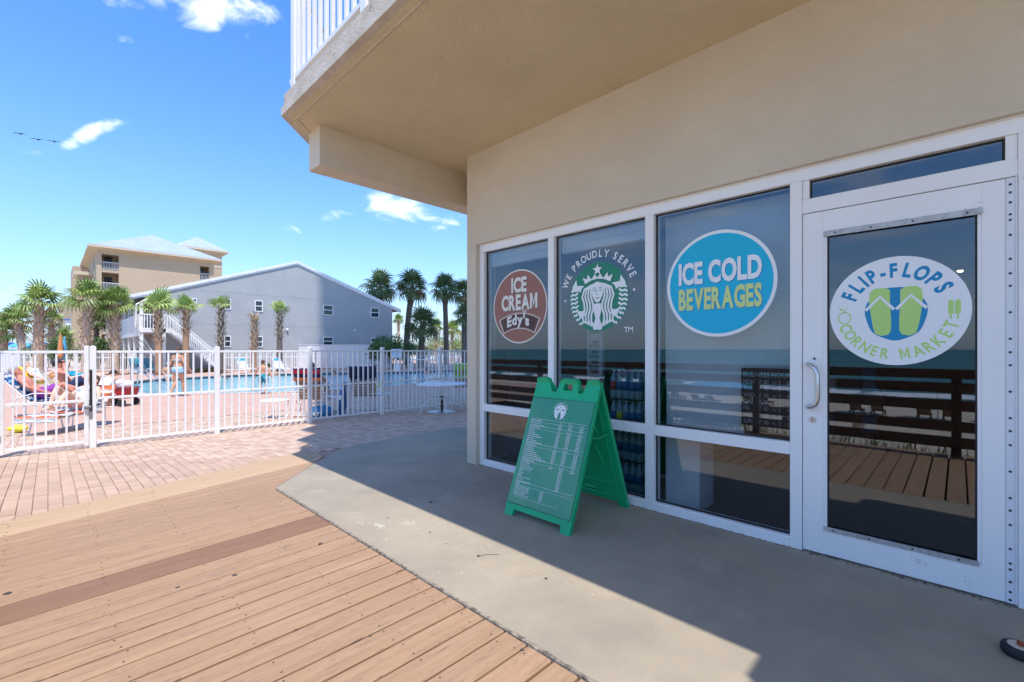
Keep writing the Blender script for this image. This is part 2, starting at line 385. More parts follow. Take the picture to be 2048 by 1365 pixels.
# ---------------------------------------------------------------- flat lettering
_tc = {}
def glyphs(s, bold=0.0):
    k = (s, bold)
    if k in _tc: return _tc[k]
    if bold >= .011 and s == 'M':
        t_ = .10 + 2 * bold; q = [(.07, 0), (.07 + t_, 0), (.07 + t_, .46), (.40, .06), (.73 - t_, .46), (.73 - t_, 0), (.73, 0), (.73, .72), (.73 - t_ * .95, .72), (.40, .30), (.07 + t_ * .95, .72), (.07, .72)]
        tr = tessellate_polygon([[Vector((*p, 0)) for p in q]]); _tc[k] = (q, [list(t) for t in tr]); return _tc[k]
    if bold >= .025 and len(s) > 1:
        V_2, F_2, x = [], [], 0
        for ch in s:
            if ch == ' ': x += .28; continue
            v, f = glyphs(ch, bold); a, b = min(p[0] for p in v), max(p[0] for p in v); o = len(V_2)
            V_2 += [(p[0] - a + x, p[1]) for p in v]; F_2 += [[i + o for i in q] for q in f]; x += b - a + (.035 if ch != "'" else .03)
        _tc[k] = (V_2, F_2); return _tc[k]
    cu = bpy.data.curves.new('t', 'FONT'); cu.body = s; cu.size = 1; cu.offset = bold; cu.resolution_u = 3
    ob = bpy.data.objects.new('t', cu); COL.objects.link(ob)
    dg = bpy.context.evaluated_depsgraph_get(); me = bpy.data.meshes.new_from_object(ob.evaluated_get(dg))
    v = [(p.co.x, p.co.y) for p in me.vertices]; f = [list(p.vertices) for p in me.polygons]
    bpy.data.objects.remove(ob); bpy.data.curves.remove(cu); bpy.data.meshes.remove(me)
    _tc[k] = (v, f); return _tc[k]
class Print:                                # flat artwork: layers of 2-D shapes on a plane
    def __init__(s, org, right, up, nrm, step=.0007):
        s.o, s.r, s.u, s.n, s.st = Vector(org), Vector(right), Vector(up), Vector(nrm), step; s.mb = MB(); s.mats = []
    def setm(s, m):
        if m not in s.mats: s.mats.append(m)
        s.mb.cur = s.mats.index(m)
    def pt(s, x, y, l): return s.o + s.r * x + s.u * y + s.n * (s.st * l)
    def raw(s, vs, fs, m, l): s.setm(m); s.mb.add([s.pt(x, y, l) for x, y in vs], fs)
    def poly(s, pts, m, l):
        n = len(pts)
        if sum(pts[i][0] * pts[(i + 1) % n][1] - pts[(i + 1) % n][0] * pts[i][1] for i in range(n)) < 0: pts = pts[::-1]
        tr = tessellate_polygon([[Vector((x, y, 0)) for x, y in pts]])
        s.raw(pts, [list(t) for t in tr], m, l)
    def disc(s, c, r, m, l, n=64, ry=None):
        s.poly([(c[0] + r * math.cos(2 * PI * k / n), c[1] + (ry or r) * math.sin(2 * PI * k / n)) for k in range(n)], m, l)
    def ribbon(s, pts, w, m, l):
        k = len(pts)
        cl_ = k > 3 and math.hypot(pts[0][0] - pts[-1][0], pts[0][1] - pts[-1][1]) < 1e-6; A_, B_2 = [], []
        for i in range(k):
            a, b = pts[(i - 1) if i else (k - 2 if cl_ else 0)], pts[(i + 1) if i < k - 1 else (1 if cl_ else k - 1)]
            d = math.hypot(b[0] - a[0], b[1] - a[1]) or 1; nx, ny = -(b[1] - a[1]) / d / 2 * w, (b[0] - a[0]) / d / 2 * w
            A_.append((pts[i][0] + nx, pts[i][1] + ny)); B_2.append((pts[i][0] - nx, pts[i][1] - ny))
        s.raw(A_ + B_2, [(i, k + i, k + i + 1, i + 1) for i in range(k - 1)], m, l)
    def text(s, t, x, y, h, m, l, width=None, bold=0.0, align='c', xs=1.0, sp=1.0, fn=None):
        v, f = glyphs(t, bold)
        if not v: return
        x0, x1 = min(p[0] for p in v), max(p[0] for p in v); cap = .70
        k = h / cap; kx = (width / (x1 - x0)) if width else k * xs
        ox = {'c': -(x0 + x1) / 2, 'l': -x0, 'r': -x1}[align]
        vs = [((p[0] + ox) * kx + x, p[1] * k + y) for p in v]
        if fn: vs = [fn(*p) for p in vs]
        s.raw(vs, f, m, l)
    def arc(s, t, c, r, h, a0, a1, m, l, bold=0.0, inward=False, xs=.8):
        n = len(t)
        wd = []
        for ch in t:
            if ch == ' ': wd.append(.45)
            elif ch in 'I.': wd.append(.38)
            elif ch in 'WM': wd.append(1.1)
            elif ch == '-': wd.append(.5)
            else: wd.append(.8)
        tot = sum(wd); acc = 0
        for ch, w in zip(t, wd):
            a = R(a0 + (a1 - a0) * (acc + w / 2) / tot); acc += w
            if ch == ' ': continue
            v, f = glyphs(ch, bold); x0, x1 = min(p[0] for p in v), max(p[0] for p in v); k = h / .70
            up = (math.cos(a), math.sin(a)); rt = (math.sin(a), -math.cos(a))
            if inward: up = (-up[0], -up[1]); rt = (-rt[0], -rt[1])
            bx, by = c[0] + r * math.cos(a), c[1] + r * math.sin(a)
            s.raw([(bx + rt[0] * (p[0] - (x0 + x1) / 2) * k * xs + up[0] * p[1] * k, by + rt[1] * (p[0] - (x0 + x1) / 2) * k * xs + up[1] * p[1] * k) for p in v], f, m, l)
    def build(s, name, parent): return s.mb.build(name, s.mats, parent)
# ================================================================ SETTING
def terr(x, y):
    if x >= -1.2: return -.62
    pts = [(-1.2, -.62), (-3, -.5), (-6, -.85), (-10, -1.9), (-18, -2.9), (-44, -3.15), (-60, -3.9)]
    for (x0, z0), (x1, z1) in zip(pts, pts[1:]):
        if x >= x1: return z0 + (z1 - z0) * (x - x0) / (x1 - x0) + .10 * math.sin(x * .8 + y * .3) * math.sin(y * .45 + x * .17) * (1 if x < -2 else 0)
    return -3.9
m = MB(); xs = [-60, -52, -44, -38, -30, -24] + [-18 + i * 1.2 for i in range(15)] + [-1.2, 0, 60, 400, 4000]; xs = sorted(set(round(x, 2) for x in xs))
ys = [-3000, -400, -100, -60] + [-40 + 2.5 * i for i in range(33)] + [60, 100, 400, 4000]
vs = [(x, y, terr(x, y)) for y in ys for x in xs]; nx = len(xs)
m.add(vs, [(j * nx + i, j * nx + i + 1, (j + 1) * nx + i + 1, (j + 1) * nx + i) for j in range(len(ys) - 1) for i in range(nx - 1)])
tag(m.build('beach_sand', 'sand', smooth=True), kind='structure')
m = MB(); m.box((-9000, -9000, -12), (-47, 9000, -3.28)); tag(m.build('sea_water', 'sea'), kind='structure')
m = MB()                                                         # rolling surf lines
for (x0, w, h) in [(-46.5, 1.3, .10), (-52, 1.6, .30), (-60, 1.2, .22), (-71, 1.3, .3)]:
    for seg in range(26):
        ya = -90 + seg * 8 + random.uniform(-2, 2); yb = ya + random.uniform(4, 10)
        n = 9; pts = [(x0 + .5 * math.sin(ya + 5 * k / n) + random.uniform(-.25, .25), ya + (yb - ya) * k / n) for k in range(n + 1)]
        ww = [w * math.sin(PI * k / n) * random.uniform(.5, 1) + .05 for k in range(n + 1)]
        m.loft([[(x - q, y, -3.27), (x - q * .2, y, -3.27 + h), (x + q, y, -3.27)] for (x, y), q in zip(pts, ww)], cap=False, closed=False)
tag(m.build('surf_foam', 'foam'), kind='structure')
m = MB(); random.seed(3)
for k in range(5200):
    x = -1.3 - abs(random.gauss(0, 1)) * 3.2; y = random.uniform(-14, 16)
    if x < -9 or y > 8.8 or math.sin(x * 1.3 + y * .7) + math.sin(y * 1.1 - x) < -.5: continue
    z = terr(x, y) - .02; h = random.uniform(.12, .42); a = random.uniform(0, 2 * PI); w = .012; lx, ly = random.gauss(0, .1), random.gauss(0, .1); c, s_ = math.cos(a) * w, math.sin(a) * w
    m.add([(x - c, y - s_, z), (x + c, y + s_, z), (x + lx * .5 + c * .7, y + ly * .5 + s_ * .7, z + h * .6), (x + lx * .5 - c * .7, y + ly * .5 - s_ * .7, z + h * .6), (x + lx, y + ly, z + h)], [(0, 1, 2, 3), (3, 2, 4)])
tag(m.build('dune_grass', 'grass'), 'yellow green dune grass growing in the sand below the boardwalk railing', 'grass', kind='stuff')

# ---- pool terrace paving
pool = [P(262, 770), P(268, 786), P(300, 789), P(360, 789), P(430, 788), P(500, 787), P(560, 785.5), P(627, 783), P(700, 779), P(768, 774), P(850, 767), P(935, 757), P(1010, 748),
        P(1010, 737), P(930, 738.5), P(822, 743.5), P(694, 745), P(576, 747), P(468, 750), P(376, 755), P(300, 759.5), P(270, 763)]
YB = 12.6
m = MB(); T0 = -.012
m.add([(-.9, 4.6, T0), (30, 4.6, T0), (30, 5.6, T0), (-.9, 5.6, T0), (30, 9.1, gz(0, 9.1) + T0), (-.9, 9.1, gz(0, 9.1) + T0), (-9, 9.1, gz(0, 9.1) + T0), (30, YB, -.33 + T0), (-9, YB, -.33 + T0)],
      [(0, 1, 2, 3), (3, 2, 4, 5), (6, 5, 4, 7, 8)])
m.cur = 1
out = [(-9, YB), (60, YB), (60, 60), (-9, 60)]
tri = tessellate_polygon([[Vector((x, y, 0)) for x, y in out], [Vector((x, y, 0)) for x, y in pool[::-1]]])
allp = out + pool[::-1]
fs = []
for t in tri:
    a, b, c = [allp[i] for i in t]
    fs.append(list(t) if (b[0] - a[0]) * (c[1] - a[1]) - (c[0] - a[0]) * (b[1] - a[1]) > 0 else list(t)[::-1])
m.add([(x, y, -.33) for x, y in allp], fs)
m.cur = 0
m.add([(-.9, 4.6, T0), (-.9, 9.1, gz(0, 9.1)), (-.9, 9.1, -.8), (-.9, 4.6, -.8)], [(0, 1, 2, 3)])
paving = tag(m.build('pool_terrace', ['paver_bed', 'paving_far']), kind='structure')
# pavers laid in staggered columns running towards the pool
PW, PL, GP = .088, .176, .0036
mb = MB(); mb.add([(0, 0, -.02), (PW - GP, 0, -.02), (PW - GP, PL - GP, -.02), (0, PL - GP, -.02), (0, 0, -.003), (PW - GP, 0, -.003), (PW - GP, PL - GP, -.003), (0, PL - GP, -.003),
     (.003, .003, 0), (PW - GP - .003, .003, 0), (PW - GP - .003, PL - GP - .003, 0), (.003, PL - GP - .003, 0)],
     [(0, 1, 5, 4), (1, 2, 6, 5), (2, 3, 7, 6), (3, 0, 4, 7), (4, 5, 9, 8), (5, 6, 10, 9), (6, 7, 11, 10), (7, 4, 8, 11), (8, 9, 10, 11)])
cand = []
def paver_edge(x): return 5.05 + (x + .25) * .30
for i in range(-100, 160):
    x = i * PW
    for j in range(26, 74):
        y = j * PL + (PL / 2 if i % 2 else 0)
        if y > YB - PL or (y < 9.1 and x < -.88): continue
        if y < min(paver_edge(x) - .15, 5.55 if x > 2.0 else 9): continue
        if x > 2.05 and y < 5.0 + (x - 2.05) * .6 and y < 5.5: continue
        zc = ZC(x, y); xc = .7005 * x - .7136 * y
        if zc < 1: continue
        r = xc / zc
        if not (-1.2 < r < -.08): continue
        cand.append((zc, x, y))
cand.sort(); random.seed(5)
tilt = math.atan(-.33 / 7)
first = None
for k, (zc, x, y) in enumerate(cand[:290]):
    z = gz(x, y) + random.uniform(-.0015, .0015); rx = (tilt if y > 5.5 else 0) + random.gauss(0, .006)
    if first is None: first = mb.build('paver', 'paver', paving, (x, y, z)); first.rotation_euler = (rx, 0, 0)
    else: inst(first, 'paver', paving, (x, y, z), (rx, random.gauss(0, .008), random.gauss(0, .004)))
for i, (c, c2) in enumerate([((.46, .31, .22), (.53, .375, .275)), ((.53, .37, .27), (.61, .45, .345)), ((.57, .42, .315), (.51, .35, .26)), ((.42, .27, .185), (.50, .35, .25))]):
    mat('paver_tone_%d' % i, c, .88, c2, 9, bump=.4, bscale=90)
mb2 = MB()
for (zc, x, y) in cand[290:]:
    mb2.cur = random.choice([0, 0, 1, 1, 2, 3]); z = gz(x, y) + random.uniform(-.0015, .0015); dz = (gz(x, y + PL) - gz(x, y))
    a, b = PW - GP, PL - GP
    mb2.add([(x, y, z - .012), (x + a, y, z - .012), (x + a, y + b, z + dz - .012), (x, y + b, z + dz - .012), (x, y, z), (x + a, y, z), (x + a, y + b, z + dz), (x, y + b, z + dz)],
            [(4, 5, 6, 7), (0, 1, 5, 4), (3, 0, 4, 7), (1, 2, 6, 5)])
tag(mb2.build('pavers', ['paver_tone_0', 'paver_tone_1', 'paver_tone_2', 'paver_tone_3'], paving), kind='stuff')

# ---- pool: coping, tile band, water
m = MB(); m.add([(x, y, -.46) for x, y in pool], [list(range(len(pool)))[::-1]])
w_ = m.build('pool_water', 'pool_water')
bmn = bmesh.new(); bmn.from_mesh(w_.data); bmesh.ops.triangulate(bmn, faces=bmn.faces); 
for f in bmn.faces:
    f.normal_update()
    if f.normal.z < 0: f.normal_flip()
bmn.to_mesh(w_.data); bmn.free(); tag(w_, kind='structure')
cxp = sum(p[0] for p in pool) / len(pool); cyp = sum(p[1] for p in pool) / len(pool)
m = MB(); m2 = MB(); n = len(pool)
outer = []
for i in range(n):
    p0, p1, p2 = Vector(pool[i - 1]), Vector(pool[i]), Vector(pool[(i + 1) % n])
    d = ((p2 - p1).normalized() + (p1 - p0).normalized()).normalized(); nr = Vector((d.y, -d.x))
    if nr.dot(p1 - Vector((cxp, cyp))) < 0: nr = -nr
    outer.append(p1 + nr * .32)
for i in range(n):
    j = (i + 1) % n; a, b, c, d = pool[i], pool[j], outer[j], outer[i]
    m.add([(*a, -.30), (*b, -.30), (c.x, c.y, -.30), (d.x, d.y, -.30), (*a, -.36), (*b, -.36), (c.x, c.y, -.33), (d.x, d.y, -.33)], [(0, 1, 2, 3), (4, 5, 1, 0), (2, 6, 7, 3)])
    m2.add([(*a, -.36), (*b, -.36), (*b, -.9), (*a, -.9)], [(0, 1, 2, 3)])
tag(m.build('pool_coping', 'pool_coping'), kind='structure'); tag(m2.build('pool_tile_band', 'pool_tile'), kind='structure')

# ---- boardwalk of composite planks
def yl(r):                                   # board position at the railing side against its position at the slab
    pts = [(-20, -20), (2.0, 2.0), (3.233, 3.126), (3.503, 3.362), (4.32, 4.08), (5.56, 5.03)]
    for (a, b), (c, d) in zip(pts, pts[1:]):
        if r <= c: return b + (d - b) * (r - a) / (c - a)
    return pts[-1][1]
m = MB(); m.box((-1.0, -14, -.5), (1.5, 4.9, -.05)); m.prism([(-1, 4.7), (2.2, 4.7), (2.2, 5.4), (-1, 4.75)], -.5, -.05)
deck = tag(m.build('boardwalk', 'dark_gap'), kind='structure')
edges = [2.0 + .137 * k for k in range(10)]; sc0 = (3.233 - 2.0) / 9
edges = [2.0 - sc0 * k for k in range(110, 0, -1)] + [2.0 + sc0 * k for k in range(9)] + [3.233, 3.368, 3.503] + [3.503 + .817 / 6 * k for k in range(1, 7)]
e2 = [4.32 + (5.56 - 4.32) / 9 * k for k in range(1, 10)]; edges += e2
random.seed(11)
for r0, r1 in zip(edges, edges[1:]):
    g = random.choice([.002, .003, .004, .0055])
    if r1 < 3.3: g += .0022
    def yy(r, x): y1 = yl(r); return y1 + (r - y1) * (x + .17) / 1.58
    if r0 < 4.3: xr0 = xr1 = 1.432
    else: xr0 = 1.44 + (yy(r0, 1.6) - 4.42) + .05; xr1 = 1.44 + (yy(r1, 1.6) - 4.42) + .12
    if r0 > 4.9: xr0, xr1 = min(xr0, 2.30), min(xr1, 2.30)
    mn = 'plank_red' if 3.2 < r0 < 3.5 else ('plank_pale' if r0 > 5.0 else 'plank')
    z = random.uniform(-.001, .001) + .006
    mb = MB(); q = .0035
    a, b, c, d = (-.95, yy(r0, -.95) + g), (xr0, yy(r0, xr0) + g), (xr1, yy(r1, xr1) - g), (-.95, yy(r1, -.95) - g)
    mb.add([(*a, -.03), (*b, -.03), (*c, -.03), (*d, -.03), (*a, z - q), (*b, z - q), (*c, z - q), (*d, z - q), (a[0], a[1] + q, z), (b[0], b[1] + q, z), (c[0], c[1] - q, z), (d[0], d[1] - q, z)],
           [(0, 1, 5, 4), (1, 2, 6, 5), (2, 3, 7, 6), (3, 0, 4, 7), (4, 5, 9, 8), (6, 7, 11, 10), (8, 9, 10, 11), (5, 6, 10, 9), (7, 4, 8, 11), (3, 2, 1, 0)])
    mb.build('plank', mn, deck)
ms = MB()
for r0, r1 in zip(edges[90:], edges[91:]):
    def yy(r, x): y1 = yl(r); return y1 + (r - y1) * (x + .17) / 1.58
    for xj in (-.62, -.2, .22, .64, 1.06, 1.37):
        for t in (.2, .8):
            if random.random() < .25: continue
            x = xj + random.gauss(0, .01); y = yy(r0 + (r1 - r0) * t, x)
            ms.lathe([(.0042, .0066), (.0042, .0078)], 6, (x, y))
tag(ms.build('screw_heads', 'screw', deck), kind='stuff')
ms = MB()                                   # old chewing gum trodden flat on planks and slab
for px, py, r in [(640, 1090, .022), (470, 1153, .024), (355, 1178, .016), (15, 1190, .03), (861, 1008, .018), (862, 1008, .02), (860, 1069, .012), (776, 1040, .01), (661, 984, .010), (892, 1092, .008), (1092, 1162, .014), (740, 1275, .012), (1045, 1303, .013)]:
    if py < 1000: continue
    x, y = P(px, py); z = .0135 if x > 1.45 else .0068
    r *= .7; pts = [(x + r * math.cos(k * PI / 5) * random.uniform(.6, 1.1), y + r * math.sin(k * PI / 5) * random.uniform(.5, 1)) for k in range(10)]
    ms.prism(pts, z, z + .0015)
tag(ms.build('gum_spots', 'gum', deck), kind='stuff')

# ---- concrete slab in front of the shop
slab_poly = [(1.44, -9), (1.44, 4.42), (2.165, 5.19), (2.43, 5.42), (2.66, 5.62), (3.14, 5.70), (3.9, 5.76), (14, 5.78), (14, -9)]
m = MB(); m.prism(slab_poly, -.12, .012); slab = tag(m.build('concrete_walkway', 'concrete'), kind='structure')
m = MB(); random.seed(2); N_ = 420; rings = []
for k in range(N_ + 1):
    y = -3 + 7.42 * k / N_; j = .004 + abs(random.gauss(0, .006)) + .006 * max(0, math.sin(y * 2.1))
    rings.append([(1.4335 - abs(random.gauss(0, .0015)), y, -.03), (1.436 + random.gauss(0, .001), y, .0125), (1.440 + j, y, .0136)])
m.loft(rings, cap=False, closed=False)
rings = []
for k in range(60):
    t = k / 59; x, y = 1.44 + .725 * t, 4.42 + .77 * t; j = .002 + abs(random.gauss(0, .003))
    rings.append([(x - .003, y + .003, .004), (x - .001, y + .001, .0132), (x + j, y - j, .0136)])
m.loft(rings, cap=False, closed=False)
m.build('chipped_edge', 'slab_rim', slab)

ms = MB(); random.seed(8)                   # pale paint specks and droppings on the slab
for px, py, n_, sp in [(757, 1055, 70, .035), (818, 1050, 80, .04), (722, 1050, 20, .03), (700, 1030, 14, .06), (1270, 1080, 25, .25), (1000, 1140, 30, .3), (905, 1060, 14, .25), (1380, 1060, 16, .2)]:
    x0_, y0_ = P(px, py)
    for k in range(n_):
        x, y = x0_ + random.gauss(0, sp * .6), y0_ + random.gauss(0, sp); r = random.uniform(.0012, .0045)
        if 1.46 < x < 3.2: ms.prism([(x + r * math.cos(q) * random.uniform(.6, 1.2), y + r * math.sin(q) * random.uniform(.6, 1.2)) for q in (0, 1.3, 2.5, 3.8, 5)], .0122, .0128)
tag(ms.build('paint_specks', 'print_cream', slab), kind='stuff')
ms = MB()                                   # fine groove sawn round the building corner, joints across the slab
arc = [(3.05 + .62 * math.cos(a), 3.92 + .62 * math.sin(a)) for a in [R(250 - 8 * k) for k in range(14)]]
ms.loft([[(x, y, .0124), (x + .003, y + .003, .0126)] for x, y in arc], cap=False, closed=False)
for yj in (-.95, -3.4): ms.loft([[(1.46, yj, .0124), (1.46, yj + .006, .0126)], [(3.25, yj, .0124), (3.25, yj + .006, .0126)]], cap=False, closed=False)
tag(ms.build('saw_cut', 'gum', slab), kind='stuff')
ms = MB(); random.seed(12)                  # dirt gathered along the foot of the shop front
for k in range(500):
    y = random.uniform(-.3, 3.85); x = (3.306 if y < 3.75 else 3.256) - abs(random.gauss(0, .012)); r = random.uniform(.001, .0045)
    ms.prism([(x + r * math.cos(q), y + r * 1.6 * math.sin(q)) for q in (0, 1.3, 2.5, 3.8, 5)], .0122, .0128 + r * .3)
tag(ms.build('grit', 'gum', slab), kind='stuff')

# ================================================================ THE SHOP BUILDING (foot of the tower)
bld = thing('resort_tower', 'beige stucco tower corner with a shop front of white framed windows and an overhanging balcony', 'building', (3.3, 1.5, 0))
def L(mb, name, mats, par=None, smooth=False):    # link with geometry given in world coordinates under the building
    o = mb.build(name, mats, par or bld, smooth=smooth)
    if par is None: o.location = (-3.3, -1.5, 0)
    return o
WX = 3.26
m = MB()
m.box((WX, -.345, 2.408), (3.50, 3.749, 3.402))
m.prism([(WX, 3.749), (WX, 3.90), (4.6, 5.24), (12, 5.24), (12, 5.0), (4.7, 5.0), (3.5, 3.80), (3.5, 3.749)], .012, 3.402)
m.box((WX, -9, .012), (3.50, -.345, 3.402))
L(m, 'wall', 'stucco')
SP = [(1.27, -26), (1.27, -.79), (1.49, -.79), (1.49, 4.42), (2.61, 5.54), (14, 5.54), (14, -26)]
def inset(d): return [(1.27 + d, -26), (1.27 + d, -.79 - d), (1.49 + d, -.79 - d), (1.49 + d, 4.42 - d * .41), (2.61 + d * .41, 5.54 - d), (14, 5.54 - d), (14, -26)]
m = MB(); m.prism(inset(.06), 3.398, 3.45); m.cur = 1; m.prism(inset(.0), 3.402, 3.475); m.prism(inset(.022), 3.47, 3.60)
slab1 = L(m, 'balcony_slab', ['soffit_stucco', 'slab_edge'])
m = MB(); m.tube([(1.60, -9, 3.397), (1.60, 4.35, 3.397), (2.67, 5.42, 3.397)], .007, 5); L(m, 'drip_groove', 'slab_edge')
m = MB(); m.box((1.80, 4.32, 3.02), (4.1, 4.57, 3.401)); L(m, 'beam', 'stucco')
# storeys above: one slab per floor on the set-back wall
m = MB(); m.prism([(WX, -26), (WX, 3.9), (4.5, 5.14), (14, 5.14), (14, -26)], 3.6, 101); L(m, 'upper_wall', 'stucco')
m = MB(); m.prism(SP, 0, .2); up = L(m, 'balcony_slab', 'slab_edge'); up.location = (-3.3, -1.5, 3.4 + 2.85)
for k in range(2, 34): inst(up, 'balcony_slab', bld, (-3.3, -1.5, 3.4 + 2.85 * k))
# railing of the first balcony
rl = MB(); top = 4.66
rl.box((1.525, -9, top), (1.585, 4.34, top + .05)); rl.box((1.535, -9, 3.68), (1.575, 4.34, 3.715))
rail = L(rl, 'balcony_railing', 'white_paint')
def post_at(x, y, w, name, mesh=None):
    mm = MB(); mm.box((-w, -w, 0), (w, w, 1.07)); return mm
pm = post_at(0, 0, .038, 'post'); p0 = pm.build('post', 'white_paint', rail, (1.565, 4.25, 3.6))
for y in [2.93, 1.53, .13, -1.27, -2.67]: inst(p0, 'post', rail, (1.555, y, 3.6))
bm_ = MB(); bm_.box((-.014, -.014, .1), (.014, .014, 1.07)); b0 = bm_.build('baluster', 'white_paint', rail, (1.555, 4.18, 3.6))
y = 4.07
while y > -2.6:
    if all(abs(y - q) > .06 for q in [4.25, 2.93, 1.53, .13, -1.27]): inst(b0, 'baluster', rail, (1.555, y, 3.6))
    y -= .117
mm = MB(); mm.tube([(1.56, 4.36, 4.685), (2.6, 5.42, 4.685), (7, 5.46, 4.685)], .025, 4); mm.tube([(1.56, 4.36, 3.70), (2.6, 5.42, 3.70), (7, 5.46, 3.70)], .018, 4); mm.build('return_rail', 'white_paint', rail)
for k in range(1, 13): inst(b0, 'baluster', rail, (1.56 + .085 * k, 4.36 + .085 * k, 3.6), (0, 0, PI / 4))
inst(p0, 'post', rail, (2.62, 5.40, 3.6))
for k in range(1, 20): inst(b0, 'baluster', rail, (2.62 + .117 * k, 5.46, 3.6))

# ---- shop front frame
FX0, FX1 = 3.31, 3.42
m = MB(); m.cbox((FX0, -.345, 2.325), (FX1, 3.748, 2.407), .002); m.box((FX0 - .012, -.344, 2.400), (FX0 + .02, 3.747, 2.4075)); L(m, 'head_frame', 'white_alu')
m = MB(); m.cbox((FX0 - .004, .768, .012), (FX1, 3.676, .075), .004); m.box((FX0 - .0, .768, .0752), (FX0 + .03, 3.676, .079)); L(m, 'sill_frame', 'white_alu')
for (ya, yb) in [(3.676, 3.748), (2.700, 2.773), (1.700, 1.773), (.701, .768), (-.344, -.206)]:
    m = MB(); m.cbox((FX0 - .002, ya, .012), (FX1 + .002, yb, 2.3245), .003); L(m, 'mullion', 'white_alu')
for (ya, yb) in [(2.7735, 3.6755), (1.7735, 2.6995), (.7685, 1.6995)]:
    m = MB(); m.cbox((FX0, ya, .600), (FX1, yb, .678), .004); L(m, 'cross_rail', 'white_alu')
m = MB(); m.cbox((FX0, -.2055, 2.118), (FX1, .7005, 2.206), .003); L(m, 'transom_bar', 'white_alu')
for ya, yb in ((.665, .7), (-.205, -.165)): m = MB(); m.box((FX0 + .012, ya, 2.2065), (FX1, yb, 2.3245)); L(m, 'transom_stop', 'white_alu')
GX = 3.352
def pane(y0, y1, z0, z1, name='window_pane', par=None, gx=GX):
    m = MB(); m.box((gx, y0, z0), (gx + .006, y1, z1)); o = L(m, name, 'shop_glass', par)
    g = MB(); t = .009; x0, x1 = gx - .004, gx + .012
    g.box((x0, y0, z0 + t), (x1, y0 + t, z1 - t)); g.box((x0, y1 - t, z0 + t), (x1, y1, z1 - t)); g.box((x0, y0, z0), (x1, y1, z0 + t)); g.box((x0, y0, z1 - t), (x1, y1, z1))
    gg = L(g, 'gasket', 'gasket', o if par is None else par); return o
panes = [pane(2.774, 3.675, .679, 2.3243), pane(2.774, 3.675, .080, .5995), pane(1.774, 2.699, .679, 2.3243), pane(1.774, 2.699, .080, .5995), pane(.769, 1.699, .679, 2.3243), pane(.769, 1.699, .080, .5995), pane(-.164, .664, 2.2068, 2.3243)]

# ---- door leaf
m = MB(); DX0, DX1 = 3.312, 3.356
m.cbox((DX0, .588, .022), (DX1, .697, 2.113), .002); m.cbox((DX0, -.166, .022), (DX1, -.083, 2.113), .002)
m.box((DX0 + .001, -.0835, 1.975), (DX1, .5885, 2.1125)); m.box((DX0 + .001, -.0835, .0225), (DX1, .5885, .178))
m.box((DX0 + .006, .572, .178), (DX1, .5882, 1.975)); m.box((DX0 + .006, -.0832, .178), (DX1, -.068, 1.975))
door = L(m, 'door', 'white_alu')
pane(-.0685, .5725, .179, 1.974, 'door_glass', door, 3.334)
for ya, za, zb in ((-.088, 1.955, 1.988), (-.075, .166, .192)): m = MB(); m.box((DX0 - .005, ya, za), (DX0 + .0005, .588, zb)); L(m, 'glazing_strip', 'worn_strip', door)
m = MB()
for y, z in [(.53, 1.971), (.36, 1.971), (.18, 1.971), (-.03, 1.971), (.54, .179), (.37, .179), (.18, .179), (.0, .179)]:
    m.X = Matrix.Translation((DX0 - .006, y, z)) @ Matrix.Rotation(PI / 2, 4, 'Y'); m.lathe([(.0055, 0), (.0055, .003)], 8)
L(m, 'strip_screw', 'dark_metal', door)
m = MB(); m.tube([(DX0, .668, 1.175), (DX0 - .030, .662, 1.178), (DX0 - .050, .645, 1.174), (DX0 - .060, .622, 1.155), (DX0 - .062, .610, 1.12), (DX0 - .062, .608, .97), (DX0 - .060, .620, .935), (DX0 - .050, .645, .917), (DX0 - .030, .662, .913), (DX0, .668, .916)], .0135, 10); L(m, 'handle', 'brushed', door, smooth=True)
m = MB(); m.X = Matrix.Translation((DX0 - .008, .645, .835)) @ Matrix.Rotation(PI / 2, 4, 'Y'); m.lathe([(.017, 0), (.019, .003), (.019, .01)], 16); m.cur = 1; m.X = None; m.box((DX0 - .010, .643, .826), (DX0 - .0075, .647, .842)); L(m, 'lock', ['brushed', 'black'], door)
m = MB(); m.X = Matrix.Translation((DX0 - .006, .636, 1.212)) @ Matrix.Rotation(PI / 2, 4, 'Y'); m.lathe([(.007, 0), (.008, .008)], 8); L(m, 'stray_screw', 'dark_metal', door)
m = MB(); random.seed(9)                    # chips and scratches in the paint
for k in range(34):
    cy, cz = random.choice([(.13, .115), (.02, .09), (.145, .12), (-.04, .075), (-.06, 1.93), (.0, 1.99), (-.05, 2.0)]); y, z = cy + random.gauss(0, .022), cz + random.gauss(0, .010); s_ = random.uniform(.0012, .005); e = random.uniform(.001, .003)
    m.add([(DX0 - .0006, y - s_, z), (DX0 - .0006, y, z - e), (DX0 - .0006, y + s_ * .8, z + e * .3), (DX0 - .0006, y, z + e)], [(0, 1, 2, 3)])
L(m, 'paint_chip', 'dark_metal', door)
# continuous hinge with its row of screws
m = MB(); m.box((DX0 - .003, -.1955, .022), (DX0 + .02, -.1665, 2.113)); m.tube([(DX0 - .004, -.2005, .022), (DX0 - .004, -.2005, 2.113)], .0048, 8); L(m, 'hinge_strip', 'hinge_alu', door)
m = MB()
for py in [369, 385, 405, 429, 440, 470, 518, 547, 572, 625, 678, 705, 731, 784, 837, 863, 891, 944, 997, 1022, 1051, 1099, 1128, 1140, 1165, 1185, 1201]:
    z = 1.27 + (699 - py) * 2.232 / 910
    m.X = Matrix.Translation((DX0 - .0045, -.1805, z)) @ Matrix.Rotation(PI / 2, 4, 'Y'); m.lathe([(.0062, 0), (.0062, .002)], 10)
L(m, 'hinge_screw', 'dark_metal', door)

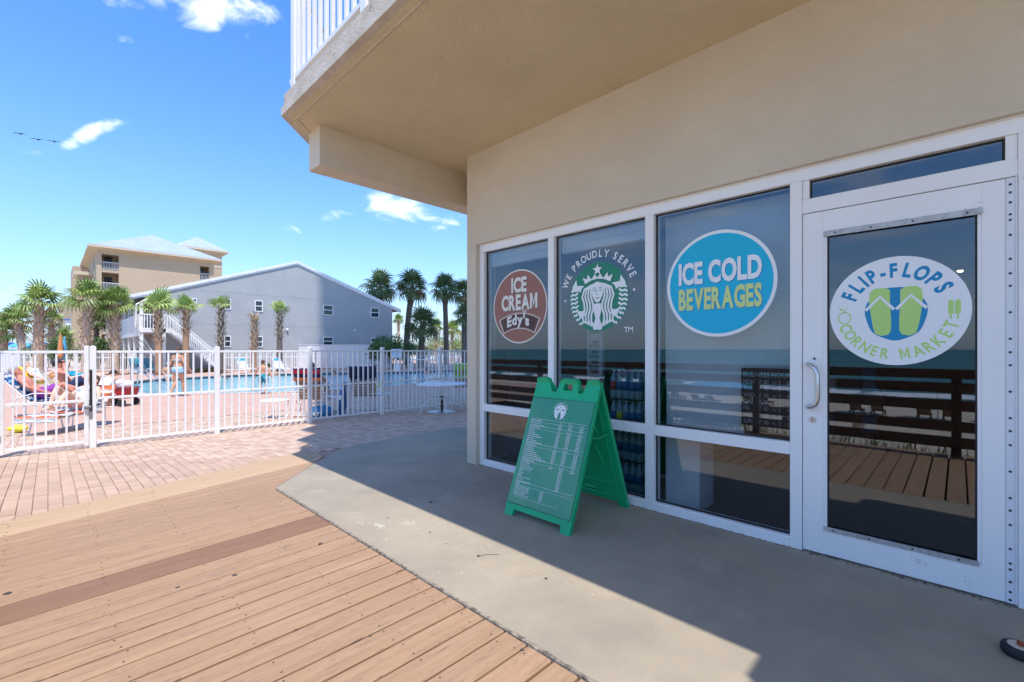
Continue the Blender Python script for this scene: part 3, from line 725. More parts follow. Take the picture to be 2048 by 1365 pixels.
# ---- decals on the glass
RT, UP, NR = (0, -1, 0), (0, 0, 1), (-1, 0, 0)
def decal(y, z, gx): return Print((gx - .0012, y, z), RT, UP, NR)
bt = .042
# ice cream
d = decal(3.19, 1.705, GX); r = .375
d.disc((0, 0), r, 'print_cream', 0); d.disc((0, 0), r * .965, 'print_brown', 1)
for (ox, oy, mt, l) in [(.006, -.007, 'print_darkbrown', 2), (0, 0, 'print_cream', 3)]:
    d.text('ICE', -.0 + ox, .150 + oy, .142, mt, l, width=.215, bold=bt); d.text('CREAM', .0 + ox, -.03 + oy, .148, mt, l, width=.50, bold=bt)
def bann(rx0, rx1, r0, r1, cc, mt, l):
    a = [R(rx0 + (rx1 - rx0) * k / 14) for k in range(15)]
    d.poly([(cc[0] + r1 * math.cos(q), cc[1] + r1 * math.sin(q)) for q in a] + [(cc[0] + (r0) * math.cos(q), cc[1] + (r0) * math.sin(q)) for q in a[::-1]], mt, l)
bann(117, 63, .475, .635, (0, -.70), 'print_cream', 4); bann(115.8, 64.2, .483, .627, (0, -.70), 'print_darkbrown', 5)
bann(115, 65, .489, .621, (0, -.70), 'print_brown', 6); bann(114.4, 65.6, .494, .616, (0, -.70), 'print_darkbrown', 7)
d.text("Edy's", -.01, -.178, .098, 'print_cream', 8, width=.31, bold=.045, fn=lambda x, y: (x, y - 1.1 * x * x))
for a in (60, 100, 140): d.ribbon([(.09, -.075), (.09 + .045 * math.cos(R(a)), -.075 + .045 * math.sin(R(a)))], .009, 'print_cream', 9)
o = d.build('window_decal', bld); o.location = (-3.3, -1.5, 0); o['label'] = 'brown oval decal reading ICE CREAM'

def siren(d, r, disc, white, dark, l):
    S = lambda pts: [(x * r, y * r) for x, y in pts]
    d.disc((0, 0), r, disc, l)
    for sgn in (1, -1):
        F = lambda pts: S([(x * sgn, y) for x, y in pts])
        for k in range(9):                  # scaled twin tails hugging the rim
            y = .26 - .125 * k; xo = math.sqrt(max(0, .96 - y * y)); xi = xo - (.27 if k < 5 else .2)
            if k > 5: xi = xo - .13
            d.ribbon(F([(xi, y + .03), (xi + (xo - xi) * .35, y - .035), (xi + (xo - xi) * .7, y - .01), (xo, y - .06)]), .062 * r, white, l + 1)
        d.poly(F([(.60, .17), (.72, .22), (.93, .20), (.90, .36), (.76, .56), (.73, .38), (.47, .36), (.58, .26)]), white, l + 2)
        d.poly(F([(.43, -.34), (.56, -.40), (.74, -.36), (.62, -.62), (.45, -.52)]), white, l + 2)
        for k in range(4):                  # wavy hair
            o_ = .10 * k
            d.ribbon(F([(.07 + o_ * .55, .40 - .02 * k), (.22 + o_ * .8, .24), (.24 + o_, .02), (.17 + o_, -.16), (.15 + o_, -.34), (.22 + o_, -.52), (.22 + o_ * .95, -.70), (.12 + o_ * .9, -.90 + .05 * k)]), .062 * r, white, l + 3 + k)
    d.poly(S([(0, .44), (.16, .38), (.21, .2), (.17, .0), (.08, -.14), (0, -.18), (-.08, -.14), (-.17, .0), (-.21, .2), (-.16, .38)]), white, l + 8)
    d.poly(S([(-.12, -.2), (.12, -.2), (.13, -.42), (.07, -.62), (.14, -.82), (.15, -.96), (-.15, -.96), (-.14, -.82), (-.07, -.62), (-.13, -.42)]), white, l + 7)
    d.poly(S([(-.43, .40), (-.52, .60), (-.36, .54), (-.34, .68), (-.2, .52), (-.1, .66), (0, .56), (.1, .66), (.2, .52), (.34, .68), (.36, .54), (.52, .60), (.43, .40), (.22, .49), (0, .52), (-.22, .49)]), white, l + 9)
    d.poly(S([(math.cos(R(90 + 36 * k)) * (.17 if k % 2 == 0 else .075), .78 + math.sin(R(90 + 36 * k)) * (.17 if k % 2 == 0 else .075)) for k in range(10)]), white, l + 9)
    for x in (-.1, .1):
        d.ribbon(S([(x - .055, .17), (x, .195), (x + .055, .17)]), .02 * r, dark, l + 10); d.ribbon(S([(x - .06, .235), (x, .26), (x + .06, .24)]), .016 * r, dark, l + 10)
    d.ribbon(S([(-.02, .2), (-.025, .06), (.02, .045)]), .014 * r, dark, l + 10); d.ribbon(S([(-.06, -.03), (0, -.045), (.06, -.03)]), .026 * r, dark, l + 10)
    d.ribbon(S([(-.17, .0), (-.09, -.15), (0, -.19), (.09, -.15), (.17, .0)]), .02 * r, dark, l + 10)
d = decal(2.243, 1.728, GX); siren(d, .30, 'print_green', 'print_white', 'print_green', 0)
d.arc('WE PROUDLY SERVE', (0, 0), .345, .062, 164, 20, 'print_white', 1, bold=.02, xs=.85)
d.disc((-.352, -.012), .011, 'print_white', 1, 16); d.disc((.352, .03), .011, 'print_white', 1, 16); d.text('TM', .30, -.315, .042, 'print_white', 1, bold=.02)
o = d.build('window_decal', bld); o.location = (-3.3, -1.5, 0); o['label'] = 'round green and white decal of a crowned long haired siren under WE PROUDLY SERVE'
d = decal(1.228, 1.74, GX); r = .38
d.disc((0, 0), r, 'print_white', 0); d.disc((0, 0), r * .94, 'print_cyan', 1)
for (ox, oy, m1, m2_, l) in [(.006, -.006, 'print_blue', 'print_blue', 2), (0, 0, 'print_white', 'print_limeText', 3)]:
    d.text('ICE COLD', ox, .018 + oy, .150, m1, l, width=.575, bold=bt); d.text('BEVERAGES', ox, -.172 + oy, .146, m2_, l, width=.575, bold=bt)
o = d.build('window_decal', bld); o.location = (-3.3, -1.5, 0); o['label'] = 'round cyan decal reading ICE COLD BEVERAGES'
# corner market on the door
d = Print((3.334 - .0012, .255, 1.486), RT, UP, NR); r = .305
d.disc((0, 0), r, 'print_white', 0)
d.poly([(.135 * math.cos(a) * (1 + .03 * math.sin(5 * a)), -.015 + .150 * math.sin(a) * (1 + .02 * math.sin(7 * a))) for a in [2 * PI * k / 40 for k in range(40)]], 'print_blue', 1)
for s in (-1, 1):
    d.poly([(s * x, y) for x, y in [(.022, .118), (.045, .132), (.092, .132), (.112, .11), (.116, .06), (.108, -.02), (.098, -.09), (.088, -.128), (.06, -.140), (.03, -.134), (.018, -.11), (.017, -.05), (.022, .03)]], 'print_lime', 2)
    d.ribbon([(s * .005, .008), (s * .066, .083), (s * .132, .008)], .016, 'print_white', 3)
d.arc('FLIP-FLOPS', (0, 0), .192, .074, 163, 22, 'print_blue', 1, bold=.042, xs=.70)
d.arc('CORNER MARKET', (0, 0), .272, .058, 196, 345, 'print_lime', 1, bold=.022, inward=True, xs=.78)
q = [(-.232 + .030 * math.cos(a), -.03 + .034 * math.sin(a)) for a in [2 * PI * k / 18 for k in range(19)]]; d.ribbon(q, .006, 'print_lime', 1); d.ribbon([(-.232, .0), (-.228, .022), (-.214, .03)], .005, 'print_lime', 1)
d.poly([(-.232, .012), (-.25, .03), (-.262, .028), (-.252, .014)], 'print_lime', 1)
for s in (0, 1):
    x = .215 + s * .026; d.poly([(x, -.028), (x + .022, -.028), (x + .022, .035), (x + .016, .045), (x + .006, .045), (x, .035)], 'print_lime', 1); d.ribbon([(x + .011, -.028), (x + .011, -.055)], .008, 'print_lime', 1)
o = d.build('window_decal', door); o['label'] = 'round white decal of green flip-flops reading FLIP-FLOPS CORNER MARKET'

# ---- inside the shop
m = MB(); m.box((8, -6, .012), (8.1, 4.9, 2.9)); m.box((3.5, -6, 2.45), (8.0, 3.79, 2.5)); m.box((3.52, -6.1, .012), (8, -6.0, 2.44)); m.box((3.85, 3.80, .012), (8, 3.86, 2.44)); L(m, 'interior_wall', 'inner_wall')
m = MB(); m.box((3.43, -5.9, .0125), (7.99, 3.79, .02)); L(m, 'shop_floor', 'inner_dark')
for (ya, yb) in [(2.80, 3.66), (1.80, 2.68)]:
    m = MB(); m.cbox((3.40, ya, 2.17), (3.47, yb, 2.318), .006); m.tube([(3.395, ya, 2.245), (3.395, yb, 2.245)], .004, 5); o = L(m, 'shade_box', 'shade_fabric')
m = MB(); m.tube([(3.40, 1.64, 2.3), (3.40, 1.64, 1.02)], .003, 5); m.tube([(3.40, 3.6, 2.2), (3.4, 3.6, 1.2)], .003, 5); L(m, 'shade_cord', 'white_paint')
# ================================================================ THINGS IN THE SHOP WINDOW
m = MB(); m.box((3.52, 1.11, .62), (3.55, 1.695, 2.33)); m.box((3.52, .70, 1.12), (3.55, 1.11, 2.33)); tag(m.build('backing_panel', 'shade_fabric'), 'tall pale grey panel standing behind the window with the blue drinks decal', 'panel')
m = MB(); m.box((3.50, 1.42, .02), (3.78, 1.692, .60)); m.box((3.50, 1.42, .602), (3.78, 1.692, .615)); tag(m.build('storage_box', 'shade_fabric'), 'pale grey box low behind the glass left of the door, under the panel', 'box')
hrs = thing('hours_sign', 'black business hours sign with white lettering inside the window beside the door', 'sign', (3.44, .93, .72))
m = MB(); m.box((0, -.17, 0), (.012, .17, .42)); m.build('board', 'black', hrs)
d = Print((-.001, .17, .42), RT, UP, NR)
d.text('BUSINESS HOURS', .17, -.062, .034, 'print_grey', 0, width=.31)
for i, (a, b) in enumerate([('MON', '2'), ('TUE', '2'), ('WED', '2'), ('THU', '2'), ('FRI', '5'), ('SAT', '5'), ('SUN', '2')]):
    y = -.108 - i * .046
    for t, x in [(a, .015), ('7', .115), ('00', .145), (b, .235), ('00', .285)]: d.text(t, x, y, .027, 'print_grey', 0, align='l', xs=.8)
    d.text('TO', .195, y + .004, .014, 'print_grey', 0, align='l')
d.build('lettering', hrs)
up_ = thing('shelf_upright', 'perforated metal shelf upright seen through the second window, below the green round decal', 'shelf', (3.62, 2.46, .02))
m = MB(); m.box((0, -.085, 0), (.04, -.06, 1.5)); m.box((0, .06, 0), (.04, .085, 1.5)); m.box((.01, -.06, 0), (.02, .06, 1.5)); m.build('post', 'shelf_metal', up_)
sl = MB(); sl.box((-.004, -.04, 0), (.0, .04, .028)); s0 = sl.build('slot', 'black', up_, (.008, 0, 1.4))
for k in range(1, 14): inst(s0, 'slot', up_, (.008, 0, 1.4 - .095 * k))
hk = MB(); hk.tube([(0, 0, 0), (-.05, .09, -.01), (-.06, .14, .03)], .006, 5)
for k in range(9):
    z = 1.30 - .10 * k
    g = thing('sunglasses', 'dark sunglasses, %s pair counted from the top of the metal upright' % ['first', 'second', 'third', 'fourth', 'fifth', 'sixth', 'seventh', 'eighth', 'ninth'][k], 'sunglasses', (3.60, 2.46, z), 0, 'sunglasses hung on the shelf upright')
    q = MB(); q.ball((0, -.03, 0), (.006, .026, .02)); q.ball((0, .03, 0), (.006, .026, .02)); q.tube([(0, -.06, .008), (0, .06, .008)], .004, 5); q.build('lenses', 'black', g)
# shrink-wrapped drinks behind the second window
def bottle(mb, c, h, r, b2):
    mb.cur = 0; mb.lathe([(r * .9, c[2]), (r, c[2] + .01), (r, c[2] + h * .25), (r * .92, c[2] + h * .5), (r, c[2] + h * .68), (r * .5, c[2] + h * .86), (r * .34, c[2] + h * .9), (r * .34, c[2] + h * .94)], 10, (c[0], c[1]))
    mb.cur = b2; mb.lathe([(r * 1.02, c[2] + h * .3), (r * 1.02, c[2] + h * .6)], 10, (c[0], c[1])); mb.cur = 4; mb.lathe([(r * .4, c[2] + h * .94), (r * .4, c[2] + h)], 8, (c[0], c[1]))
bm0 = {}
names = ['front left', 'front middle', 'front right', 'back left', 'back right']
for lv in range(4):
    pk = thing('bottle_pack', '%s pack of water bottles in the stack behind the second window' % ['bottom', 'second lowest', 'third lowest', 'topmost'][lv], 'bottle pack', (3.60, 2.07, .03 + .265 * lv), 0, 'packs of bottles stacked in the shop window')
    t = MB(); t.box((-.1, -.155, 0), (.24, .155, .012)); t.build('tray', 'black', pk)
    for i in range(5):
        for j in range(3):
            v = 2 if (i, lv) == (4, 3) else (3 if (i, lv) == (3, 2) else 1)
            if v not in bm0:
                q = MB(); bottle(q, (0, 0, 0), .25, .032, v); bm0[v] = q.build('bottle', ['bottle_plastic', 'bottle_blue', 'label_red', 'label_yellow', 'white_paint'], pk, (-.065 + .075 * j, -.125 + .0625 * i, .013), smooth=True)
            else: inst(bm0[v], 'bottle', pk, (-.065 + .075 * j, -.125 + .0625 * i, .013))
# lamps and goods deeper in the shop
for i, (px, py, dist) in enumerate([(1265, 513, 6.2), (1920, 540, 4.6)]):
    x, y = AT(px, dist); z = CH + (699 - py) * dist / 910
    l = thing('pendant_lamp', ['warm pendant lamp glowing behind the upper right of the siren decal', 'warm pendant lamp glowing above the right of the flip-flop decal'][i], 'lamp', (x, y, z), 0, 'pendant lamps in the shop')
    m = MB(); m.ball((0, 0, 0), .028); m.build('bulb', 'bulb', l); m = MB(); m.lathe([(.10, -.01), (.03, .06), (.015, .08)], 14); m.build('lamp_shade', 'dark_metal', l); m = MB(); m.tube([(0, 0, .08), (0, 0, max(.1, 2.45 - z))], .003, 4); m.build('cord', 'black', l)
sh = thing('display_shelf', 'dark display shelf of goods at the back of the shop', 'shelf', (6.4, 1.9, .02))
for z in (.3, .75, 1.2, 1.65):
    m = MB(); m.box((-.2, -1.3, z), (.2, 1.3, z + .03)); m.build('shelf', 'inner_dark', sh)
m = MB(); m.box((.2, -1.3, 0), (.23, 1.3, 2.0)); m.build('back_panel', 'inner_wall', sh)
random.seed(4); gi = 0
for z in (.33, .78, 1.23, 1.68):
    for k in range(0, 14, 2):
        cc_ = random.choice(['label_red', 'print_blue', 'print_white', 'label_yellow', 'towel_purple', 'bottle_blue']); y = -1.2 + .18 * k; h = random.uniform(.12, .3); q = MB(); q.cbox((6.3, 1.9 + y - .06, .02 + z), (6.5, 1.9 + y + .06, .02 + z + h), .01)
        tag(q.build('goods_box', cc_), '%s packaged goods box on the %s display shelf at the back of the shop' % ({'label_red': 'red', 'print_blue': 'blue', 'print_white': 'white', 'label_yellow': 'yellow', 'towel_purple': 'purple', 'bottle_blue': 'navy'}[cc_], {.33: 'lowest', .78: 'second', 1.23: 'third', 1.68: 'top'}[z]), 'box', 'goods on the display shelf')

# ================================================================ SANDWICH BOARD
sb = thing('sandwich_board', 'green plastic A-frame sidewalk sign with a coffee price list', 'sign', (2.85, 2.18, .012))
AP = 1.035; H = math.hypot(.39, AP)
def face(name, x_foot, sgn):
    u = Vector((-x_foot, 0, AP)).normalized(); n = Vector((-AP, 0, -x_foot)) if sgn > 0 else Vector((AP, 0, x_foot)); n = n.normalized()
    return Vector((x_foot, .31, 0)), Vector((0, -1, 0)), u, n
outl = [(0, 0), (.078, 0), (.088, .05), (.532, .05), (.542, 0), (.62, 0), (.617, 1.085), (.605, 1.10), (.512, 1.10), (.500, 1.085), (.475, .985), (.432, .985), (.418, 1.08), (.402, 1.098), (.262, 1.098), (.246, 1.08), (.225, .985), (.178, .985), (.128, 1.085), (.115, 1.10), (.012, 1.10), (.003, 1.085)]
hole = [(.285, 1.0), (.375, 1.0), (.370, 1.062), (.29, 1.062)]
def panel(org, rt, up2, n, th, zs=H / 1.10):
    mb = MB(); tri = tessellate_polygon([[Vector((*p, 0)) for p in outl], [Vector((*p, 0)) for p in hole[::-1]]]); pts = outl + hole[::-1]
    F = [org + rt * a + up2 * (b * zs) for a, b in pts]; B = [p - n * th for p in F]; N0 = len(pts); fs = []
    for t in tri:
        a, b, c = [F[i] for i in t]; t = list(t)
        if (b - a).cross(c - a).dot(n) < 0: t = t[::-1]
        fs.append(t); fs.append([i + N0 for i in t[::-1]])
    for ring, flip in ((range(len(outl)), False), (range(len(outl), N0), False)):
        r_ = list(ring)
        for i in range(len(r_)):
            a, b = r_[i], r_[(i + 1) % len(r_)]; fs.append([b, a, a + N0, b + N0])
    mb.add(F + B, fs); return mb
fo, fr, fu, fn = face('f', -.40, 1)
fp = panel(fo, fr, fu, fn, .032).build('front_panel', 'board_green', sb)
m = MB()
for a, b in [(.03, .08), (.59, .08), (.03, .98), (.59, .98)]:
    c = fo + fr * a + fu * b; m.ball(c + fn * .001, .007, 8, 5)
m.build('rivet', 'board_green', fp)
bo, br, bu, bn = face('b', .40, -1)
bp_ = panel(bo, br, bu, bn, .032).build('back_panel', 'board_green', sb)
m = MB()                                     # moulded ribs on the inner face of the rear panel
def rib(pts, r=.006): m.tube([bo + br * a + bu * (b * H / 1.10) - bn * .034 for a, b in pts], r, 6)
rib([(.06, .10), (.56, .10), (.56, .90), (.06, .90), (.06, .10)]); rib([(.10, .22), (.52, .22)]); rib([(.10, .34), (.52, .34)]); rib([(.18, .46), (.44, .46)]); rib([(.10, .60), (.52, .60)]); rib([(.14, .72), (.48, .72)])
for s_ in (0, 1):
    a0 = .13 if s_ == 0 else .49; rib([(a0, .38), (a0 + (.05 if s_ == 0 else -.05), .56)], .012); rib([(a0, .66), (a0 + (.04 if s_ == 0 else -.04), .86)], .012)
rib([(.25, .10), (.37, .10), (.37, .14), (.25, .14)], .01)
m.ball(bo + br * .31 + bu * .53 - bn * .036, .022, 10, 6)
m.build('moulded_rib', 'board_green', bp_)
m = MB()
for a in (.006, .614): m = MB(); m.tube([Vector((0, .31 - a - .012, AP - .005)), Vector((0, .31 - a + .012, AP - .005))], .016, 10); m.build('hinge', 'dark_metal', sb)
m = MB(); m.tube([Vector((-.16, -.285, .62)), Vector((0, -.287, .60)), Vector((.16, -.285, .62))], .006, 5); m.build('stay_strap', 'board_green', sb)
po = fo + fn * .004; pz0, pz1 = .095, .93
m = MB(); q = [po + fr * a + fu * (b) for a, b in [(.014, pz0), (.606, pz0), (.606, pz1), (.014, pz1)]]; q2 = [p - fn * .004 for p in q]
m.add(q + q2, [(0, 1, 2, 3), (1, 0, 4, 5), (2, 1, 5, 6), (3, 2, 6, 7), (0, 3, 7, 4)]); poster = m.build('menu_poster', 'poster', sb)
d = Print(po + fn * .0008, fr, fu, fn, .0004)
d.ribbon([(.016, pz0), (.606, pz0), (.606, pz1), (.016, pz1)], .004, 'black', 0)
d.disc((.31, .83), .057, 'print_white', 1, 40)
lo = Print(po + fn * .0008 + fr * .31 + fu * .83, fr, fu, fn, .0004); lo.mb = d.mb; lo.mats = d.mats
for s in (-1, 1):
    lo.poly([(s * .02, .006), (s * .045, .018), (s * .03, .028)], 'print_green', 3); lo.ribbon([(s * .012, -.006), (s * .016, -.03), (s * .010, -.055)], .003, 'print_green', 3)
    for k in range(5): lo.ribbon([(s * .056, .004 - .010 * k), (s * .040, -.001 - .010 * k)], .003, 'print_green', 3)
    lo.poly([(s * .004, .022), (s * .024, .030), (s * .016, .018)], 'print_green', 3)
lo.poly([(0, .05), (.006, .036), (-.006, .036)], 'print_green', 3); lo.poly([(-.008, -.008), (.008, -.008), (.012, -.055), (-.012, -.055)], 'print_green', 3); lo.disc((0, .004), .010, 'print_green', 3, 12); lo.disc((0, .004), .007, 'print_white', 4, 12)
d.arc('WE PROUDLY SERVE', (.31, .83), .063, .013, 160, 20, 'print_white', 1, bold=.01, xs=.9); d.disc((.244, .826), .003, 'print_white', 1, 8); d.disc((.376, .826), .003, 'print_white', 1, 8)
d.text('TM', .362, .775, .007, 'print_white', 1)
y = .735; x0, c1, c2, c3 = .045, .345, .44, .54
def head(t, cols=True):
    global y
    d.ribbon([(x0, y + .021), (c3 + .035, y + .021)], .0016, 'print_white', 1); d.text(t, x0, y + .003, .0115, 'print_white', 1, align='l', bold=.02)
    if cols:
        for t2, x in (('Tall', c1), ('Grande', c2), ('Venti', c3)): d.text(t2, x, y + .002, .0105, 'print_white', 1)
    d.ribbon([(x0, y - .003), (c3 + .035, y - .003)], .0012, 'print_white', 1); y -= .0185
def row(t, pr):
    global y
    d.text(t, x0, y, .0105, 'print_white', 1, align='l', bold=.012)
    xs = (c1, c2, c3) if len(pr) == 3 else (c2,)
    for p_, x in zip(pr, xs): d.text(p_, x, y, .0105, 'print_white', 1, bold=.012)
    y -= .0158
head('Brewed Coffees'); row('Coffee of the Day', ('$2.45', '$2.75', '$3.00')); row('Decaf Coffee of the Day', ('$2.45', '$2.75', '$3.00')); y -= .008
head('Espresso Drinks')
for t, p_ in [('Caffe Latte', ('$3.45', '$4.00', '$4.60')), ('Cappuccino', ('$3.45', '$4.00', '$4.60')), ('Caramel Macchiato', ('$4.25', '$4.80', '$5.10')), ('White Chocolate Mocha', ('$4.45', '$5.00', '$5.35')), ('Caffe Mocha', ('$4.25', '$4.70', '$5.10')), ('Caffe Americano', ('$2.75', '$3.40', '$3.75')), ('Caramel Mocha Macchiato', ('$4.70', '$5.20', '$5.70'))]: row(t, p_)
y -= .008; head('Cold Beverages')
for t, p_ in [('Iced Caffe Latte', ('$4.00', '$4.50', '$4.90')), ('Iced Caffe Mocha', ('$4.25', '$4.70', '$5.45')), ('Iced Caffe Americano', ('$3.25', '$3.40', '$3.90')), ('Iced Caramel Macchiato', ('$4.70', '$5.25', '$5.70')), ('Iced Caramel Mocha Macchiato', ('$4.75', '$5.25', '$5.75')), ('Iced Cinnamon Almondmilk Macchiato', ('$4.70', '$5.30', '$5.75'))]: row(t, p_)
y -= .008; head('Coffee Alternatives')
for t, p_ in [('Hot Chocolate', ('$3.75', '$4.25', '$4.50')), ('Iced Green Tea', ('$3.50',)), ('Strawberry Lemonade', ('$3.50',)), ('Vanilla Bean Creme', ('$5.00',)), ('Coffee', ('$5.25',)), ('Caramel', ('$5.65',)), ('Mocha', ('$5.65',)), ('Strawberry & Creme', ('$5.50',)), ('Java Chip', ('$5.65',)), ('Double Chocolaty Chip', ('$5.65',))]: row(t, p_)
y -= .006; head('Extras', False)
for t, p_ in [('Additional Espresso Shot', '$1.00'), ('Substitute Almond Milk', '$0.60'), ('Substitute Coconut Milk', '$0.60'), ('Substitute Soy Milk', '$0.60'), ('Add Flavored Syrup Shot', '$1.00')]:
    d.text(t, x0, y, .0105, 'print_white', 1, align='l', bold=.012); d.text(p_, c1 - .03, y, .0105, 'print_white', 1, bold=.012); y -= .0150
d.text('Flavors: Caramel, Hazelnut, Toffee Nut, Sugar Free Vanilla, Chocolate Mocha', .07, y + .001, .0068, 'print_white', 1, align='l', width=.42)
d.build('lettering', poster)

# ---- loose caster wheel on the slab
x, y_ = P(2042, 1318)
cw = thing('caster_wheel', 'black rubber wheel with a cream hub lying on the concrete at the right edge', 'wheel', (x, y_, .012), .3)
m = MB(); m.lathe([(.046, 0), (.056, .004), (.060, .012), (.060, .030), (.056, .038), (.042, .041)], 32); m.build('tyre', 'rubber', cw, smooth=True)
m = MB(); m.lathe([(.040, .036), (.040, .0425), (.012, .0425)], 24); m.build('hub', 'hub_cream', cw)
m = MB(); m.lathe([(.013, .042), (.012, .054), (.005, .055)], 8); m.ball((.008, .004, .052), .007); m.build('axle_bolt', 'rust', cw)
# scraps on the slab
m = MB(); x, y_ = P(1602 // 1, 1112); 
for px, py, ln in [(957, 1117, .10)]:
    x, y_ = P(px, py); m.tube([(x, y_, .0145), (x + ln * .5, y_ - .02, .0142), (x + ln, y_ - .075, .014)], .0012, 4); m.ball((x, y_, .0155), (.012, .008, .003))
tag(m.build('dry_twig', 'gum'), 'thin dry twig lying on the sunlit concrete strip', 'twig')

# ================================================================ BOARDWALK RAILING (mirrored in the glass)
dr = thing('deck_railing', 'dark weathered wooden railing of wide horizontal boards along the sea side of the boardwalk', 'railing', (-.8, 2.2, 0))
m = MB(); m.cbox((-.045, -.045, -.6), (.045, .045, 1.03), .004); p0 = m.build('post', 'rail_wood', dr, (-.06, 0, 0))
for k in range(-6, 4):
    if k: inst(p0, 'post', dr, (-.06, 2.18 * k, 0))
for i, (z1, h) in enumerate([(1.035, .115), (.875, .12), (.67, .125), (.42, .12), (.235, .125)]):
    m = MB(); m.cbox((-.012, -2.18, z1 - h), (.020, -.008, z1), .003); b0 = m.build('board', 'rail_wood', dr, (0, 2.18, 0))
    for k in range(-5, 4):
        if k != 1: inst(b0, 'board', dr, (0, 2.18 * k + random.uniform(-.003, .003), 0), (0, random.gauss(0, .006), 0))

# ================================================================ POOL FENCE AND GATE
FY = P(428, 868)[1]; FZ = gz(0, FY); posts_px = [186, 428, 616.5, 765, 880]
posts_x = [XY(p, FY) for p in posts_px]; dxp = (posts_x[-1] - posts_x[0]) / 4
px_ = [posts_x[0] + dxp * k for k in range(0, 7)]
zt = HZ(700, px_[1], FY); fh = zt - FZ; mid_z = HZ(783, px_[1], FY) - FZ
fence = thing('pool_fence', 'white metal picket fence in front of the pool, nearest the camera', 'fence', (px_[0], FY, FZ))
m = MB(); m.cbox((-.036, -.036, -.02), (.036, .036, fh + .05), .004); m.lathe([(.02, fh + .05), (.01, fh + .062)], 8); p0 = m.build('post', 'fence_white', fence, (0, 0, 0))
for k in range(1, 7): inst(p0, 'post', fence, (px_[k] - px_[0], 0, 0))
for k in range(6):
    for z in (fh - .028, mid_z, .075):
        m = MB(); m.cbox((.037, -.016, z - .016), (dxp - .037, .016, z + .016), .003); o = m.build('rail', 'fence_white', fence, (k * dxp, 0, 0))
m = MB(); m.cbox((-.012, -.012, .078), (.012, .012, fh - .02), .002); p1 = m.build('picket', 'fence_white', fence, (dxp / 14, 0, 0))
for k in range(6):
    for j in range(1, 14):
        if k or j > 1: inst(p1, 'picket', fence, (k * dxp + j * dxp / 14, 0, 0))
gx0, gx1 = XY(3, FY), XY(173, FY)
gate = thing('pool_gate', 'white metal picket gate with a black latch at the left edge', 'gate', (gx0, FY, FZ)); gw = gx1 - gx0
for x in (.0, gw): 
    m = MB(); m.cbox((x - .024, -.024, .04), (x + .024, .024, fh + (.06 if x else -.25)), .003); m.build('stile', 'fence_white', gate)
for z in (fh - .03, mid_z - .03, .09):
    m = MB(); m.cbox((.025, -.017, z - .018), (gw - .025, .017, z + .018), .003); m.build('rail', 'fence_white', gate)
m = MB(); m.cbox((-.011, -.011, .09), (.011, .011, fh - .03), .002); g1 = m.build('picket', 'fence_white', gate, (gw / 8, 0, 0))
for j in range(2, 8): inst(g1, 'picket', gate, (gw * j / 8, 0, 0))
m = MB(); m.cbox((gw + .03, -.05, fh * .38), (gw + .06, -.02, fh * .80), .008); m.cur = 1; m.tube([(gw + .045, -.05, fh * .42), (gw - .03, -.05, fh * .42)], .022, 10); m.cbox((gw + .025, -.045, fh * .30), (gw + .065, -.016, fh * .44), .006); m.build('latch', ['black', 'grey_plastic'], gate)
m = MB(); m.cbox((-.10, -.04, fh * .82), (-.01, .03, fh * .985), .006); m.build('hinge', 'grey_plastic', gate); m = MB(); m.cbox((-.09, -.03, .2), (-.005, .03, .29), .006); m.build('hinge', 'grey_plastic', gate)
gp = MB(); gp.cbox((-.12, -.035, -.02), (-.05, .035, fh + .04), .004); gp.build('hinge_post', 'fence_white', gate)
# ================================================================ GREY GABLED BUILDING
GY = 38.5; gb = thing('grey_gabled_building', 'two storey grey stucco building with a wide white edged gable and an outside stair', 'building', (14.19, GY, -.33))
def W(mb, name, mats, par, off, smooth=False):
    o = mb.build(name, mats, par, smooth=smooth); o.location = (-off[0], -off[1], -off[2]); return o
gof = (14.19, GY, -.33)
x0, x1, xr, ze, zr = XY(326, GY), XY(784.6, GY), XY(594, GY), 5.2, HZ(528, XY(594, GY), GY)
m = MB(); sec = [(x0, -.4), (x1, -.4), (x1, ze), (xr, zr), (x0, ze)]
m.loft([[(x, GY, z) for x, z in sec], [(x, GY + 26, z) for x, z in sec]]); gwall = W(m, 'wall', 'grey_stucco', gb, gof)
m = MB()
for yy_ in (597, 655, 700):
    z = HZ(yy_, xr, GY); m.box((x0 + (0 if yy_ > 600 else 2.2), GY - .004, z), (x1 - (0 if yy_ > 600 else 2.2), GY + .01, z + .03))
m.build('panel_joint', 'roof_grey', gwall)
XL = XY(258, GY); zl = HZ(592, XL, GY); sl_ = (zr - ze) / (xr - x0); zL = ze - sl_ * (x0 - XL) * .55
def roof_side(xa, za, xb, zb, name):
    m = MB(); t = .16
    m.loft([[(xa, GY - .06, za + .02), (xb, GY - .06, zb + .02), (xb, GY - .06, zb + .05 + t), (xa, GY - .06, za + .05 + t)], [(xa, GY + 26.4, za + .02), (xb, GY + 26.4, zb + .02), (xb, GY + 26.4, zb + .05 + t), (xa, GY + 26.4, za + .05 + t)]])
    m.cur = 1
    for yy_, d_, hh in ((GY - .11, .045, .20), (GY - .06, .05, .32)):
        m.loft([[(xa, yy_, za + .22 - hh), (xb, yy_, zb + .22 - hh), (xb, yy_, zb + .22), (xa, yy_, za + .22)], [(xa, yy_ + d_, za + .22 - hh), (xb, yy_ + d_, zb + .22 - hh), (xb, yy_ + d_, zb + .22), (xa, yy_ + d_, za + .22)]])
    return W(m, name, ['roof_grey', 'white_paint'], gb, gof)
roof_side(XL, ze - sl_ * (x0 - XL), xr, zr, 'roof'); roof_side(xr, zr, x1 + .9, ze - (x1 + .9 - x1) * sl_, 'roof')
